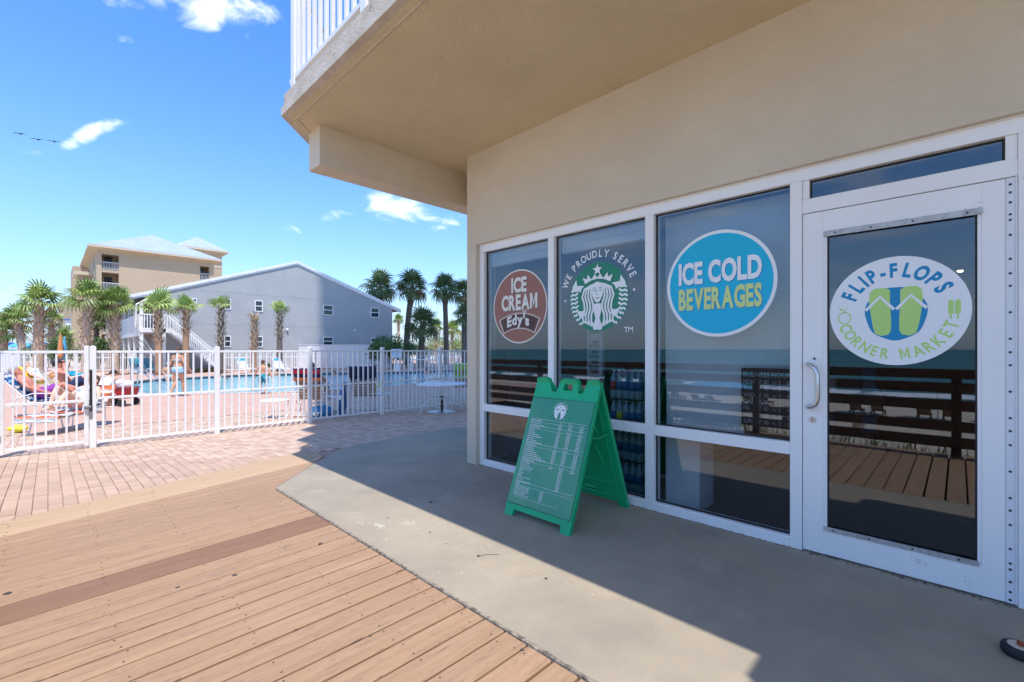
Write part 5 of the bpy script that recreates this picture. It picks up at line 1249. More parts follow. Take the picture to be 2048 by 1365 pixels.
# ================================================================ POOL FURNITURE
def lounger(label, hx, hy, ang, back=55, strap='strap_cream', head='strap_blue', sc_=1.0, grp='chaise loungers by the pool'):
    """head end at the given ground point, foot end towards ang"""
    t = thing('lounger', label, 'lounger', (hx, hy, gz(hx, hy)), ang, grp); t.scale = (sc_,) * 3
    b = R(back); bl_ = .74; hx_ = .66; hz = .34; w = .29
    f = MB()
    for s in (-1, 1):
        f.tube([(hx_ - bl_ * math.cos(b), s * w, hz + bl_ * math.sin(b)), (hx_, s * w, hz), (1.80, s * w, hz), (1.86, s * w, hz - .05)], .014, 6)
        f.tube([(hx_ - .10, s * (w + .03), 0.01), (hx_ + .04, s * (w + .03), .02), (hx_ + .12, s * (w + .03), hz - .01)], .014, 6); f.tube([(1.45, s * (w + .03), hz - .01), (1.55, s * (w + .03), .02), (1.72, s * (w + .03), .01)], .014, 6)
        f.tube([(hx_ - bl_ * .45 * math.cos(b), s * (w + .02), hz + bl_ * .45 * math.sin(b)), (hx_ - .22, s * (w + .03), .02)], .011, 5)
        f.tube([(hx_ - .25, s * (w + .035), hz + .12), (hx_ + .05, s * (w + .04), hz + .23), (hx_ + .42, s * (w + .04), hz + .21), (hx_ + .46, s * (w + .035), hz)], .013, 6)
    for xx, zz in ((hx_ - .08, .015), (1.62, .015), (1.84, hz - .05)): f.tube([(xx, -w - .02, zz), (xx, w + .02, zz)], .012, 5)
    f.tube([(hx_ - bl_ * math.cos(b), -w, hz + bl_ * math.sin(b)), (hx_ - (bl_ + .05) * math.cos(b), -w * .8, hz + (bl_ + .05) * math.sin(b)), (hx_ - (bl_ + .05) * math.cos(b), w * .8, hz + (bl_ + .05) * math.sin(b)), (hx_ - bl_ * math.cos(b), w, hz + bl_ * math.sin(b))], .013, 6)
    f.build('frame', 'white_paint', t)
    q = MB()
    for k in range(17): x = hx_ + .04 + k * .066; q.box((x, -w - .012, hz + .012), (x + .05, w + .012, hz + .02))
    q.build('seat_straps', strap, t)
    q = MB(); q2 = MB()
    for k in range(11):
        s0, s1 = .03 + k * .066, .08 + k * .066; n = Vector((math.sin(b), 0, math.cos(b))) * .02
        p = [Vector((hx_ - s * math.cos(b), 0, hz + s * math.sin(b))) + n for s in (s0, s1)]; tgt = q2 if k > 7 else q
        e = n * .4
        tgt.add([p[0] + Vector((0, -w, 0)), p[0] + Vector((0, w, 0)), p[1] + Vector((0, w, 0)), p[1] + Vector((0, -w, 0))] + [v - e for v in (p[0] + Vector((0, -w, 0)), p[0] + Vector((0, w, 0)), p[1] + Vector((0, w, 0)), p[1] + Vector((0, -w, 0)))], [(0, 1, 2, 3), (7, 6, 5, 4), (0, 4, 5, 1), (2, 6, 7, 3), (1, 5, 6, 2), (3, 7, 4, 0)])
    q.build('back_straps', strap, t); q2.build('head_straps', head, t); return t
def drape(name, label, cat, t, path, w, m_, thick=.012, wob=.012):
    """cloth following a path of (x, z) in the lounger's own frame"""
    o = thing(name, label, cat, t.location, t.rotation_euler.z); o.scale = t.scale; q = MB(); n = 9; rings = []
    pts = []
    for (a, b) in zip(path, path[1:]):
        k_ = max(2, int(math.hypot(b[0] - a[0], b[1] - a[1]) / .05)); pts += [(a[0] + (b[0] - a[0]) * i / k_, a[1] + (b[1] - a[1]) * i / k_) for i in range(k_)]
    pts.append(path[-1])
    for i, (x, z) in enumerate(pts):
        a, b = pts[max(0, i - 1)], pts[min(len(pts) - 1, i + 1)]; dx, dz = b[0] - a[0], b[1] - a[1]; l = math.hypot(dx, dz) or 1; nx_, nz_ = -dz / l, dx / l
        if nz_ < 0 and abs(nz_) > .2: pass
        top_ = [(x + nx_ * (thick + wob * math.sin(i * .9 + j * 1.7)), -w + 2 * w * j / n, z + nz_ * (thick + wob * math.sin(i * .9 + j * 1.7))) for j in range(n + 1)]
        bot = [(px - nx_ * thick, py, pz - nz_ * thick) for px, py, pz in top_][::-1]; rings.append(top_ + bot)
    q.loft(rings); q.build('cloth', m_, o, smooth=True); return o
# nearest lounger with the serape towel
hx, hy = P(206, 846); fx, fy = P(38, 878); A1 = math.atan2(fy - hy, fx - hx)
L1 = lounger('lounger nearest the gate, covered by an orange and grey striped towel', hx, hy, A1, 42, sc_=.93)
drape('striped_towel', 'orange, grey and white striped blanket spread over the lounger nearest the gate', 'towel', L1, [(.10, .88), (.66, .40), (1.2, .385), (1.80, .385), (1.86, .30)], .36, 'towel_serape')
# two loungers behind it with sunbathers
hx, hy = P(-12, 838); L2 = lounger('lounger with blue and white straps at the left edge, under the sunburnt man', hx, hy, -.75 + .55, 52, 'strap_cream', 'strap_blue')
drape('beach_towel', 'blue and white striped towel on the back of the lounger at the left edge', 'towel', L2, [(.17, 1.02), (.66, .40), (1.0, .385)], .27, 'towel_blue')
hx, hy = P(52, 822); L3 = lounger('white lounger under the man with the dark cap', hx, hy, -.15, 60, 'strap_cream', 'strap_cream')
hx, hy = P(118, 781); L4 = lounger('white lounger with a blue towel behind the gate latch, under a person lying flat', hx, hy, -.5, 15, 'strap_cream', 'strap_blue')
drape('beach_towel', 'bright blue towel on the lounger behind the gate latch', 'towel', L4, [(.0, .56), (.66, .385), (1.84, .385)], .31, 'towel_teal')
hx, hy = P(28, 790); L5 = lounger('white lounger with a yellow towel behind the sunburnt man', hx, hy, -.45, 50, 'strap_cream', 'strap_blue')
drape('beach_towel', 'amber yellow towel hanging over the lounger behind the sunburnt man', 'towel', L5, [(.2, .98), (.66, .40), (1.4, .385)], .27, 'amber')
# loungers facing the pool just behind the fence
hx, hy = P(594, 841); LA = lounger('brown strapped lounger with a red and navy towel over its back', hx, hy, math.atan2(.66, .75), 66, 'strap_tan', 'strap_tan')
drape('beach_towel', 'red and navy towel over the head of the brown strapped lounger', 'towel', LA, [(.52, .72), (.375, 1.075), (.33, 1.06), (.44, .78)], .31, 'towel_navyred')
hx, hy = P(712, 833); LB = lounger('brown strapped lounger with a dark blue towel over its back', hx, hy, math.atan2(.72, .70), 68, 'strap_tan', 'strap_tan')
drape('beach_towel', 'dark blue patterned towel over the head of the middle fence side lounger', 'towel', LB, [(.52, .74), (.395, 1.08), (.35, 1.06), (.45, .80)], .31, 'navy')
hx, hy = P(925, 806); LC = lounger('lounger with a green and teal towel beside the shop corner', hx, hy, math.atan2(.72, .70), 66, 'strap_tan', 'strap_tan')
drape('beach_towel', 'lime green towel over the lounger beside the shop corner', 'towel', LC, [(.55, .62), (.375, 1.075), (.33, 1.06), (.42, .84)], .31, 'towel_green')
# far row
for i, (px, lb) in enumerate([(668, 'white lounger in the far row, leftmost'), (694, 'white lounger in the far row, second from the left'), (722, 'white lounger in the far row, third from the left'), (750, 'white lounger in the far row, rightmost, by the sign post')]):
    hx, hy = P(px, 735.8); lounger(lb, hx, hy, -2.0 + .1 * i, 58, 'towel_white', 'strap_blue', grp='white loungers in the far row')
for px, lb in [(265, 'pale teal lounger by the far fence left of the stair landing'), (290, 'pale teal lounger by the far fence below the stair landing'), (478, 'pale lounger by the far fence right of the stair foot'), (548, 'pale lounger by the far fence behind the boy')]:
    hx, hy = P(px, 746.5); lounger(lb, hx, hy, -1.4, 60, 'towel_teal' if px < 300 else 'towel_white', 'towel_teal', grp='loungers along the far fence')
# tables
def round_table(label, x, y, r, h, z0, base=True):
    t = thing('patio_table', label, 'table', (x, y, z0)); m = MB(); m.lathe([(r - .02, h - .035), (r, h - .03), (r, h - .01), (r - .02, h)], 32); m.build('table_top', 'white_paint', t)
    m = MB()
    for k in range(4):
        a = PI / 4 + .35 + k * PI / 2; c, s = math.cos(a), math.sin(a); m = MB(); m.tube([(c * r * .75, s * r * .75, h - .03), (c * r * .72, s * r * .72, h * .62), (c * r * .40, s * r * .40, h * .50), (c * r * .78, s * r * .78, h * .26), (c * r * .86, s * r * .86, .015)], .013, 6); m.build('leg', 'white_paint', t)
    m = MB(); n = 20
    m.tube([(r * .42 * math.cos(2 * PI * k / n), r * .42 * math.sin(2 * PI * k / n), h * .5) for k in range(n + 1)], .011, 5); m.build('brace_ring', 'white_paint', t)
    return t
x, y = P(884, 824.5); zt_ = HZ(767, x, y); round_table('round white patio table standing outside the fence near the shop corner', x, y, 49 * ZC(x, y) / 910, zt_ - gz(x, y), gz(x, y))
ub = thing('umbrella_base', 'round grey umbrella base with a short black tube under the white patio table', 'umbrella base', (x, y, gz(x, y)))
m = MB(); m.lathe([(.31, 0), (.31, .012), (.28, .022), (.05, .03)], 32); m.build('plate', 'brushed', ub); m = MB(); m.tube([(0, 0, .02), (0, 0, .36)], .026, 10); m.tube([(0, .02, .30), (0, .07, .30)], .014, 6); m.tube([(0, .02, .12), (0, .07, .12)], .014, 6); m.build('tube', 'black', ub)
def side_table(label, x, y, a=0):
    t = thing('side_table', label, 'side table', (x, y, gz(x, y)), a, 'small white side tables'); m = MB(); m.cbox((-.22, -.22, .38), (.22, .22, .405), .02); m.build('table_top', 'white_paint', t)
    for s in (-1, 1): m = MB(); m.tube([(-.2, s * .19, .38), (-.2, s * .19, .06), (-.14, s * .19, .012), (.14, s * .19, .012), (.2, s * .19, .06), (.2, s * .19, .38)], .012, 6); m.build('leg_frame', 'white_paint', t)
for px, py, lb in [(549, 836, 'low white side table left of the red towel lounger'), (662, 828, 'low white side table between the red towel and the navy towel loungers'), (757, 820, 'low white side table right of the navy towel lounger')]: side_table(lb, *P(px, py), .6)
# bags
bg_ = thing('beach_bag', 'bright blue beach bag printed with white lettering, lying by the fence', 'bag', (*P(643, 836), gz(0, P(643, 836)[1])), -.7)
m = MB(); m.ball((0, 0, .13), (.27, .13, .14), 16, 10); m.build('body', 'blue_bag', bg_, smooth=True)
m = MB(); m.tube([(-.12, -.06, .24), (-.08, -.10, .34), (.08, -.10, .34), (.12, -.06, .24)], .01, 5); m.build('strap', 'blue_bag', bg_)
d = Print((0, -.137, .12), (1, 0, 0), (0, 0, 1), (0, -1, 0)); d.text('Surf', -.07, -.045, .10, 'print_white', 1, width=.26, bold=.02, fn=lambda x, y: (x, y)); d.build('lettering', bg_)
tw = thing('leaning_towel', 'blue and white towel hung down the side of the navy towel lounger', 'towel', (*P(680, 832), gz(0, P(680, 832)[1])), .6)
m = MB(); m.loft([[(-.12, -.02, 0), (.12, -.04, 0), (.14, .03, 0), (-.1, .05, 0)], [(0, -.02, .35), (.26, -.04, .32), (.26, .03, .32), (0, .03, .35)], [(.16, 0, .74), (.34, -.02, .70), (.34, .04, .70), (.16, .05, .74)]]); m.build('cloth', 'towel_blue', tw)
x, y = P(36, 866); yb_ = thing('yellow_towel', 'crumpled neon yellow towel on the paving by the gate', 'towel', (x, y, gz(x, y))); random.seed(6); m = MB()
for k in range(7): m.ball((random.uniform(-.10, .10), random.uniform(-.07, .07), .05 + random.uniform(0, .04)), (random.uniform(.05, .09), random.uniform(.05, .1), random.uniform(.04, .08)), 9, 6)
m.build('cloth', 'yellow', yb_, smooth=True)
x, y = P(88, 879); m = MB(); m.cbox((x - .10, y - .15, gz(x, y) + .001), (x + .10, y + .15, gz(x, y) + .02), .004); tag(m.build('tablet', 'print_white'), 'white flat tablet shaped tile lying on the paving behind the gate', 'tile')
# red wagon with bags
x, y = P(236, 812); wg = thing('beach_wagon', 'red folding beach wagon with black wheels, heaped with bags', 'wagon', (x, y, gz(x, y)), -.75)
m = MB(); m.loft([[(-.36, -.20, .22), (.36, -.20, .22), (.36, .20, .22), (-.36, .20, .22)], [(-.42, -.24, .50), (.42, -.24, .50), (.42, .24, .50), (-.42, .24, .50)]]); m.build('body', 'cart_red', wg)
m = MB(); 
for s in (-1, 1):
    m.tube([(-.42, s * .25, .52), (.42, s * .25, .52)], .014, 6); m.tube([(-.36, s * .21, .12), (.36, s * .21, .5)], .01, 5); m.tube([(.36, s * .21, .12), (-.36, s * .21, .5)], .01, 5)
m.tube([(-.4, 0, .22), (-.72, 0, .62)], .012, 6); m.build('frame', 'black', wg)
w0 = None
for (a, b) in ((-.3, -.25), (-.3, .25), (.3, -.25), (.3, .25)):
    if w0 is None: m = MB(); m.X = Matrix.Rotation(PI / 2, 4, 'X'); m.lathe([(.10, -.025), (.11, -.015), (.11, .015), (.10, .025)], 16); w0 = m.build('wheel', 'rubber', wg, (a, b, .11))
    else: inst(w0, 'wheel', wg, (a, b, .11))
for (px_o, mt_, lb, dz) in [((-.18, .02), 'towel_white', 'white bundled towel on the left of the red wagon', .62), ((.18, .0), 'towel_white', 'white and green printed bag on the right of the red wagon', .60), ((.02, -.12), 'print_cyan', 'small turquoise bag on the front of the red wagon', .56), ((-.02, .1), 'towel_red', 'crimson pouch between the white bags on the wagon', .68)]:
    v = Vector((*px_o, 0)); v.rotate(Euler((0, 0, -.75))); b_ = thing('bag', lb, 'bag', (x + v.x, y + v.y, gz(x, y) + dz - .08), random.uniform(0, 3)); m = MB(); big = 1 if mt_ == 'towel_white' else .5
    m.ball((0, 0, .08 * big), (.22 * big, .17 * big, .13 * big), 12, 8); m.ball((.08 * big, .05, .14 * big), (.12 * big, .12 * big, .1 * big), 10, 6); m.build('body', mt_, b_, smooth=True)
# pool ladder rails, sign, lift
x, y = P(262, 778); m = MB(); hr = thing('pool_handrail', 'sloping steel handrail running down into the shallow end of the pool', 'handrail', (x, y, -.33), 0)
for dx_ in (0, .0): pass
ax, ay = P(352, 790); dv = Vector((ax - x, ay - y, 0)); 
m = MB()
for off in (0, .45):
    o_ = Vector((.5, .4, 0)) * off; m.tube([o_, o_ + Vector((0, 0, .75)), o_ + Vector((.12 * dv.x / dv.length, .12 * dv.y / dv.length, .86)), o_ + dv * .35 + Vector((0, 0, .62)), o_ + dv * .92 + Vector((0, 0, .02)), o_ + dv * .94 + Vector((0, 0, -.6))], .022, 8)
m.build('rails', 'brushed', hr, smooth=True)
x, y = AT(793, 33); sg = thing('pool_rules_sign', 'white pool rules board on a post at the far side of the pool', 'sign', (x, y, -.33), -.78)
m = MB(); m.tube([(0, 0, 0), (0, 0, 1.55)], .04, 6); m.cbox((-.16, -.16, 0), (.16, .16, .5), .02); m.build('post', 'white_paint', sg); m = MB(); m.cbox((-.40, -.05, 1.0), (.40, -.02, 1.62), .01); m.build('board', 'far_white', sg)
d = Print((0, -.052, 1.3), (1, 0, 0), (0, 0, 1), (0, -1, 0))
for k in range(5): d.ribbon([(-.3, .2 - k * .08), (.3 - (k % 2) * .12, .2 - k * .08)], .025, 'print_blue', 1)
d.build('lettering', sg)
x, y = AT(852, 33); hb = thing('white_bench_rail', 'low white goal shaped rail on the far side of the pool', 'rail', (x, y, -.33), -.78); m = MB(); m.tube([(-1.1, 0, 0), (-1.1, 0, .85), (1.1, 0, .85), (1.1, 0, 0)], .05, 6); m.build('rail', 'white_paint', hb)
for px, py, lb in [(716, 737, 'short white bollard at the far pool edge left of the rules board'), (822, 735, 'short white bollard at the far pool edge right of the rules board'), (914, 734, 'short white bollard at the far pool edge near the shop corner')]:
    x, y = P(px, py); m = MB(); m.lathe([(.10, 0), (.10, .45), (.06, .52)], 10); tag(m.build('bollard', 'white_paint', None, (x, y, -.33)), lb, 'bollard')
x, y = P(755, 776); m = MB(); m.ball((0, 0, .09), (.26, .14, .09), 14, 8); o = tag(m.build('float_toy', 'towel_green', None, (x, y, -.32), smooth=True), 'lime green inflatable lying at the near pool edge', 'pool float')
# striped seat cushion umbrella on far deck
# ================================================================ PEOPLE
def ring(c, s, f, a, b, n=14): return [c + s * (a * math.cos(2 * PI * k / n)) + f * (b * math.sin(2 * PI * k / n)) for k in range(n)]
def person(label, loc, rz, pose, skin, hair, K=1.0, clothes=(), hat=None, female=False, voxel=.016, hairlong=0, legs=True, half=False, cap_m=None):
    """pose: joint positions in metres for a 1.7 m body facing +y; one remeshed skin, clothes and hair as children"""
    V = {k: Vector(v) for k, v in pose.items()}
    t = thing('person', label, 'person', loc, rz); t.scale = (K,) * 3
    pel, ch, nk, hd = V['pelvis'], V['chest'], V['neck'], V['head']; sd = V.get('side', Vector((1, 0, 0))).normalized(); hs_ = V.get('hipside', sd).normalized()
    sp = (ch - pel).normalized(); fr = sd.cross(sp).normalized() * -1
    if fr.dot(V.get('front', Vector((0, 1, 0)))) < 0: fr = -fr
    hipw, wst, chw = (.172, .125, .150) if female else (.160, .140, .172)
    def torso(mb, grow=0, t0=0, t1=1):
        secs = [(-.10, hipw * .8, .095, pel - sp * .10), (0, hipw, .115, pel), (.22, hipw * .93, .108, pel.lerp(ch, .30)), (.45, wst, .092, pel.lerp(ch, .62)), (.62, chw * .97, .108, pel.lerp(ch, .88)), (.75, chw, .115, ch), (.88, chw * 1.02, .098, ch.lerp(nk, .45)), (.96, chw * .80, .075, ch.lerp(nk, .75)), (1.0, .062, .058, nk)]
        rr = []
        for i, (q, a, b, c) in enumerate(secs):
            if t0 - .001 <= q <= t1 + .001: rr.append(ring(c, hs_.lerp(sd, max(0, min(1, q))).normalized(), fr, a + grow, b + grow))
        mb.loft(rr)
    mb = MB(); torso(mb)
    if female:
        for s in (-1, 1): mb.ball(ch + sd * (.075 * s) + fr * .085 - sp * .02, (.062, .062, .06), 10, 8)
    hdv = (hd - nk).normalized(); mb.tube([nk - hdv * .06, nk + hdv * .02, hd - hdv * .05], [.066, .055, .052], 10)
    hf = V.get('face', fr); hf = (hf - hdv * hf.dot(hdv)).normalized(); hsd = hdv.cross(hf).normalized()
    def head_shape(mb, g=0, only_top=False):
        prof = [(-.115, .030, .035, .045), (-.10, .046, .055, .030), (-.06, .062, .078, .012), (-.02, .070, .088, .0), (.03, .074, .094, -.006), (.07, .070, .088, -.008), (.10, .054, .066, -.008), (.118, .026, .03, -.006)]
        mb.loft([ring(hd + hdv * z_ + hf * o_, hsd, hf, a + g, b + g, 16) for z_, a, b, o_ in prof if not only_top or z_ > -.03])
    head_shape(mb)
    mb.tube([hd + hf * .085 + hdv * .015, hd + hf * .108 - hdv * .030, hd + hf * .088 - hdv * .040], [.010, .014, .010], 6)
    for s in (-1, 1): mb.ball(hd + hsd * (.074 * s) - hdv * .01, (.014, .018, .028), 8, 6)
    for s, k in ((-1, 'l'), (1, 'r')):
        sh = ch.lerp(nk, .52) + sd * (s * (.185 if not female else .162)); el, ha = V['elb_' + k], V['hand_' + k]
        mb.ball(sh, .058, 10, 8); mb.tube([sh, sh.lerp(el, .4), el, el.lerp(ha, .35), ha], [.052, .046, .036, .038, .026], 10)
        dh = (ha - el).normalized(); pn = V.get('palm_' + k, sd * s); pn = (pn - dh * pn.dot(dh)); pn = pn.normalized() if pn.length > .05 else Vector((0, 0, 1)); pw = dh.cross(pn).normalized()
        mb.loft([ring(ha + dh * z_, pw, pn, a, b, 10) for z_, a, b in [(-.01, .026, .02), (.03, .038, .017), (.075, .041, .014), (.088, .038, .012)]])
        for i in range(4):
            b0_ = ha + dh * .082 + pw * (-.030 + .020 * i); L_ = [.066, .076, .072, .056][i]; mb.tube([b0_ - dh * .01, b0_ + dh * L_ * .55 - pn * .004, b0_ + dh * L_ * .95 - pn * .02], [.0092, .0085, .007], 6)
        mb.tube([ha + dh * .015 + pw * .03, ha + dh * .05 + pw * .055, ha + dh * .085 + pw * .058 - pn * .01], [.012, .0105, .008], 6)
    if not half:
        for s, k in ((-1, 'l'), (1, 'r')):
            hp = pel + hs_ * (s * .088) - sp * .02; kn, an = V['knee_' + k], V['ank_' + k]; toe = V['toe_' + k]
            th_ = 1.08 if female else 1.0
            mb.tube([hp, hp.lerp(kn, .3), hp.lerp(kn, .8), kn, kn.lerp(an, .28), kn.lerp(an, .75), an], [.094 * th_, .086 * th_, .060, .053, .058, .036, .034], 12)
            fd = (toe - an); mb.tube([an - fd * .22 - Vector((0, 0, .0)), an + fd * .35, toe - fd * .08, toe + fd * .12], [.036, .036, .032, .018], 10)
    body = mb.build('body', skin, t, smooth=True)
    rm_ = body.modifiers.new('r', 'REMESH'); rm_.mode = 'VOXEL'; rm_.voxel_size = voxel; rm_.use_smooth_shade = True
    sm_ = body.modifiers.new('s', 'SMOOTH'); sm_.iterations = 2; sm_.factor = .4
    dg = bpy.context.evaluated_depsgraph_get(); dg.update(); me = bpy.data.meshes.new_from_object(body.evaluated_get(dg)); body.modifiers.clear(); body.data = me
    me.polygons.foreach_set('use_smooth', [True] * len(me.polygons))
    # face: eyes, brows, mouth
    q = MB()
    for s in (-1, 1): q.ball(hd + hf * .084 + hsd * (.030 * s) + hdv * .005, (.010, .010, .006), 6, 4); q.tube([hd + hf * .091 + hsd * (.018 * s) + hdv * .026, hd + hf * .084 + hsd * (.046 * s) + hdv * .026], .004, 4)
    q.cur = 1; q.tube([hd + hf * .088 - hsd * .022 - hdv * .062, hd + hf * .094 - hdv * .062, hd + hf * .088 + hsd * .022 - hdv * .062], .006, 5); q.build('facial_features', ['hair_dark', 'lips'], t)
    if hair:
        q = MB(); q.loft([ring(hd + hdv * z_ - hf * o_, hsd, hf, a, b, 16) for z_, a, b, o_ in [(-.05, .062, .055, .045), (.0, .080, .080, .024), (.04, .084, .094, .014), (.08, .080, .096, .010), (.112, .062, .074, .008), (.132, .03, .035, .005)]])
        if hairlong: q.tube([hd - hf * .085 + hdv * .03, hd - hf * .12 - hdv * .05, hd - hf * .11 - hdv * (.05 + hairlong)], [.04, .038, .015], 8)
        q.build('hair', hair, t, smooth=True)
    if cap_m:
        q = MB(); q.loft([ring(hd + hdv * z_, hsd, hf, a, b, 16) for z_, a, b in [(.03, .092, .105), (.08, .090, .102), (.125, .066, .076), (.148, .02, .02)]]); q.loft([ring(hd + hdv * (.036 + dz) + hf * .12, hsd, hf, .075, .085, 12) for dz in (0, .012)]); q.build('cap', cap_m, t, smooth=True)
    for c in clothes:
        q = MB(); kd = c[0]
        if kd == 'torso': torso(q, .014, c[2], c[3])
        if kd == 'bra': torso(q, .012, .62, .75)
        if female and kd in ('torso', 'bra'):
            for s in (-1, 1): q.ball(ch + sd * (.075 * s) + fr * .088 - sp * .02, (.069, .069, .067), 12, 8)
        if kd in ('briefs', 'shorts'):
            torso(q, .014, -.10, .22)
            ln = .18 if kd == 'briefs' else .82
            if not half:
                for s, k in ((-1, 'l'), (1, 'r')):
                    hp = pel + hs_ * (s * .088) - sp * .02; kn = V['knee_' + k]; g = .010 if kd == 'briefs' else .022
                    q.tube([hp - (kn - hp) * .05, hp.lerp(kn, ln * .4), hp.lerp(kn, ln)], [.100 + g, .094 + g, (.094 if kd == 'briefs' else .076) + g], 12)
        o = q.build({'torso': 'top', 'bra': 'bikini_top', 'briefs': 'swim_bottom', 'shorts': 'swim_shorts'}[kd], c[1], t, smooth=True)
    return t
stand = dict(pelvis=(0, 0, .92), chest=(0, 0, 1.28), neck=(0, -.01, 1.46), head=(0, .01, 1.585), elb_l=(-.26, -.03, 1.12), hand_l=(-.27, .05, .88), elb_r=(.26, -.03, 1.12), hand_r=(.27, .05, .88), knee_l=(-.10, .03, .49), ank_l=(-.10, -.03, .08), toe_l=(-.12, .12, .03), knee_r=(.10, .03, .49), ank_r=(.10, -.03, .08), toe_r=(.12, .12, .03))
def P3(px, py): x, y = P(px, py); return (x, y, gz(x, y))
view = math.atan2(.7005, .7136)              # heading away from the lens
# woman walking along the near pool edge, seen from behind
wp = dict(stand); wp.update(ank_l=(-.09, -.20, .13), knee_l=(-.09, -.0, .50), toe_l=(-.10, -.08, .03), ank_r=(.09, .14, .08), knee_r=(.09, .12, .49), toe_r=(.10, .29, .03), hand_r=(.31, .16, .93), elb_r=(.28, -.02, 1.13), hand_l=(-.20, .20, 1.02), elb_l=(-.25, -.04, 1.12), head=(-.01, .03, 1.58), face=(-.2, 1, -.3))
person('woman in a pale blue bikini with tied back hair walking along the near pool edge', P3(356, 794), view - PI / 2 - .15, wp, 'skin_tan', 'hair_brown', .98, [('bra', 'bikini_blue'), ('briefs', 'bikini_blue')], female=True, voxel=.013, hairlong=.12)
bp2 = dict(stand); bp2.update(elb_l=(-.32, -.04, 1.14), hand_l=(-.36, .02, .90), elb_r=(.30, -.05, 1.14), hand_r=(.36, .04, .94), knee_r=(.12, .12, .50), ank_r=(.07, -.02, .10), toe_r=(.09, .12, .04), knee_l=(-.12, .02, .49), face=(.3, 1, -.2))
person('bare backed boy in blue patterned swim shorts at the pool edge', P3(526, 789), view - PI / 2 + .1, bp2, 'skin_tan', 'hair_brown', .71, [('shorts', 'shorts_blue')], voxel=.016)
# woman lying on the striped towel: knees raised, head on the raised back
def recline(t, K, knee=.30, back=42, sitf=.0):
    b = R(back); hx_, hz = .78, .44
    pel = Vector((hx_, 0, hz + .10)); d = Vector((-math.cos(b), 0, math.sin(b))); ch = pel + d * .38; nk = pel + d * .56; hd = nk + Vector((-math.cos(b) * .09, 0, math.sin(b) * .07 + .07))
    return dict(pelvis=pel, chest=ch, neck=nk, head=hd, side=(0, 1, 0), hipside=(0, 1, 0), front=(math.sin(b), 0, math.cos(b)), face=(.6, 0, .8), elb_l=ch + Vector((.10, -.30, -.10)), hand_l=pel + Vector((.12, -.24, .05)), elb_r=ch + Vector((.10, .30, -.10)), hand_r=pel + Vector((.10, .22, .06)),
        knee_l=pel + Vector((.40, -.09, knee)), ank_l=pel + Vector((.62, -.10, -.02 if knee > .2 else 0)), toe_l=pel + Vector((.76, -.10, -.04 if knee > .2 else .10)), knee_r=pel + Vector((.43, .10, knee * .7)), ank_r=pel + Vector((.78, .12, -.02)), toe_r=pel + Vector((.90, .13, .08)))
p1 = recline(L1, 1, .40, 40)
person('woman in a pale striped swimsuit lying with raised knees on the striped towel', L1.location, L1.rotation_euler.z, p1, 'skin_fair', 'hair_brown', .92, [('torso', 'swim_pale', -.10, .88)], female=True, voxel=.013)
person('sunburnt grey haired man reclining on the lounger at the left edge', L2.location, L2.rotation_euler.z, recline(L2, 1, .22, 48), 'skin_red', 'hair_grey', 1.0, [('shorts', 'towel_purple')], voxel=.015)
p3 = recline(L3, 1, .34, 72); v_ = p3['head']; p3['hand_l'] = v_ + Vector((.14, -.06, -.02)); p3['elb_l'] = v_ + Vector((.20, -.20, -.26)); p3['face'] = (1, 0, -.25)
person('sunburnt man in a dark cap sitting up with a hand to his face', L3.location, L3.rotation_euler.z, p3, 'skin_red', 'hair_dark', 1.0, [('shorts', 'navy')], voxel=.015, cap_m='dark_metal')
p4 = recline(L4, 1, .10, 12)
person('person in blue lying flat on the lounger behind the gate latch', L4.location, L4.rotation_euler.z, p4, 'skin_fair', 'hair_brown', .98, [('torso', 'towel_teal', -.10, .88)], female=True, voxel=.017)
person('person reclining on the lounger with the amber towel', L5.location, L5.rotation_euler.z, recline(L5, 1, .3, 48), 'skin_fair', 'hair_grey', .98, [('torso', 'towel_white', -.10, .88)], female=True, voxel=.017)
p6 = recline(LA, 1, .30, 66); dx6 = Vector((.16, 0, 0))
for k_ in list(p6):
    if k_ not in ('side', 'hipside', 'front', 'face'): p6[k_] = Vector(p6[k_]) + dx6
p6['knee_l'] = Vector((1.25, .34, .72)); p6['ank_l'] = Vector((1.16, .62, .30)); p6['toe_l'] = Vector((1.28, .66, .22))
person('tanned person sunk in the brown strapped lounger with one leg to the side', LA.location, LA.rotation_euler.z, p6, 'skin_tan', 'hair_brown', .90, [('shorts', 'towel_red')], voxel=.016)
# crouching by the wagon
cr = dict(pelvis=(0, -.1, .42), chest=(0, .16, .72), neck=(0, .27, .86), head=(0, .36, .95), front=(0, 1, -.6), face=(0, 1, -.5), elb_l=(-.22, .32, .50), hand_l=(-.14, .46, .34), elb_r=(.22, .32, .50), hand_r=(.14, .48, .36), knee_l=(-.14, .28, .44), ank_l=(-.12, .02, .08), toe_l=(-.13, .18, .03), knee_r=(.14, .28, .44), ank_r=(.12, .02, .08), toe_r=(.13, .18, .03))
person('dark haired person in a pale shirt crouching at the left of the red wagon', P3(205, 815), -.75, cr, 'skin_tan', 'hair_dark', .95, [('torso', 'shirt_pale', -.10, .96), ('shorts', 'shirt_pale')], voxel=.016)
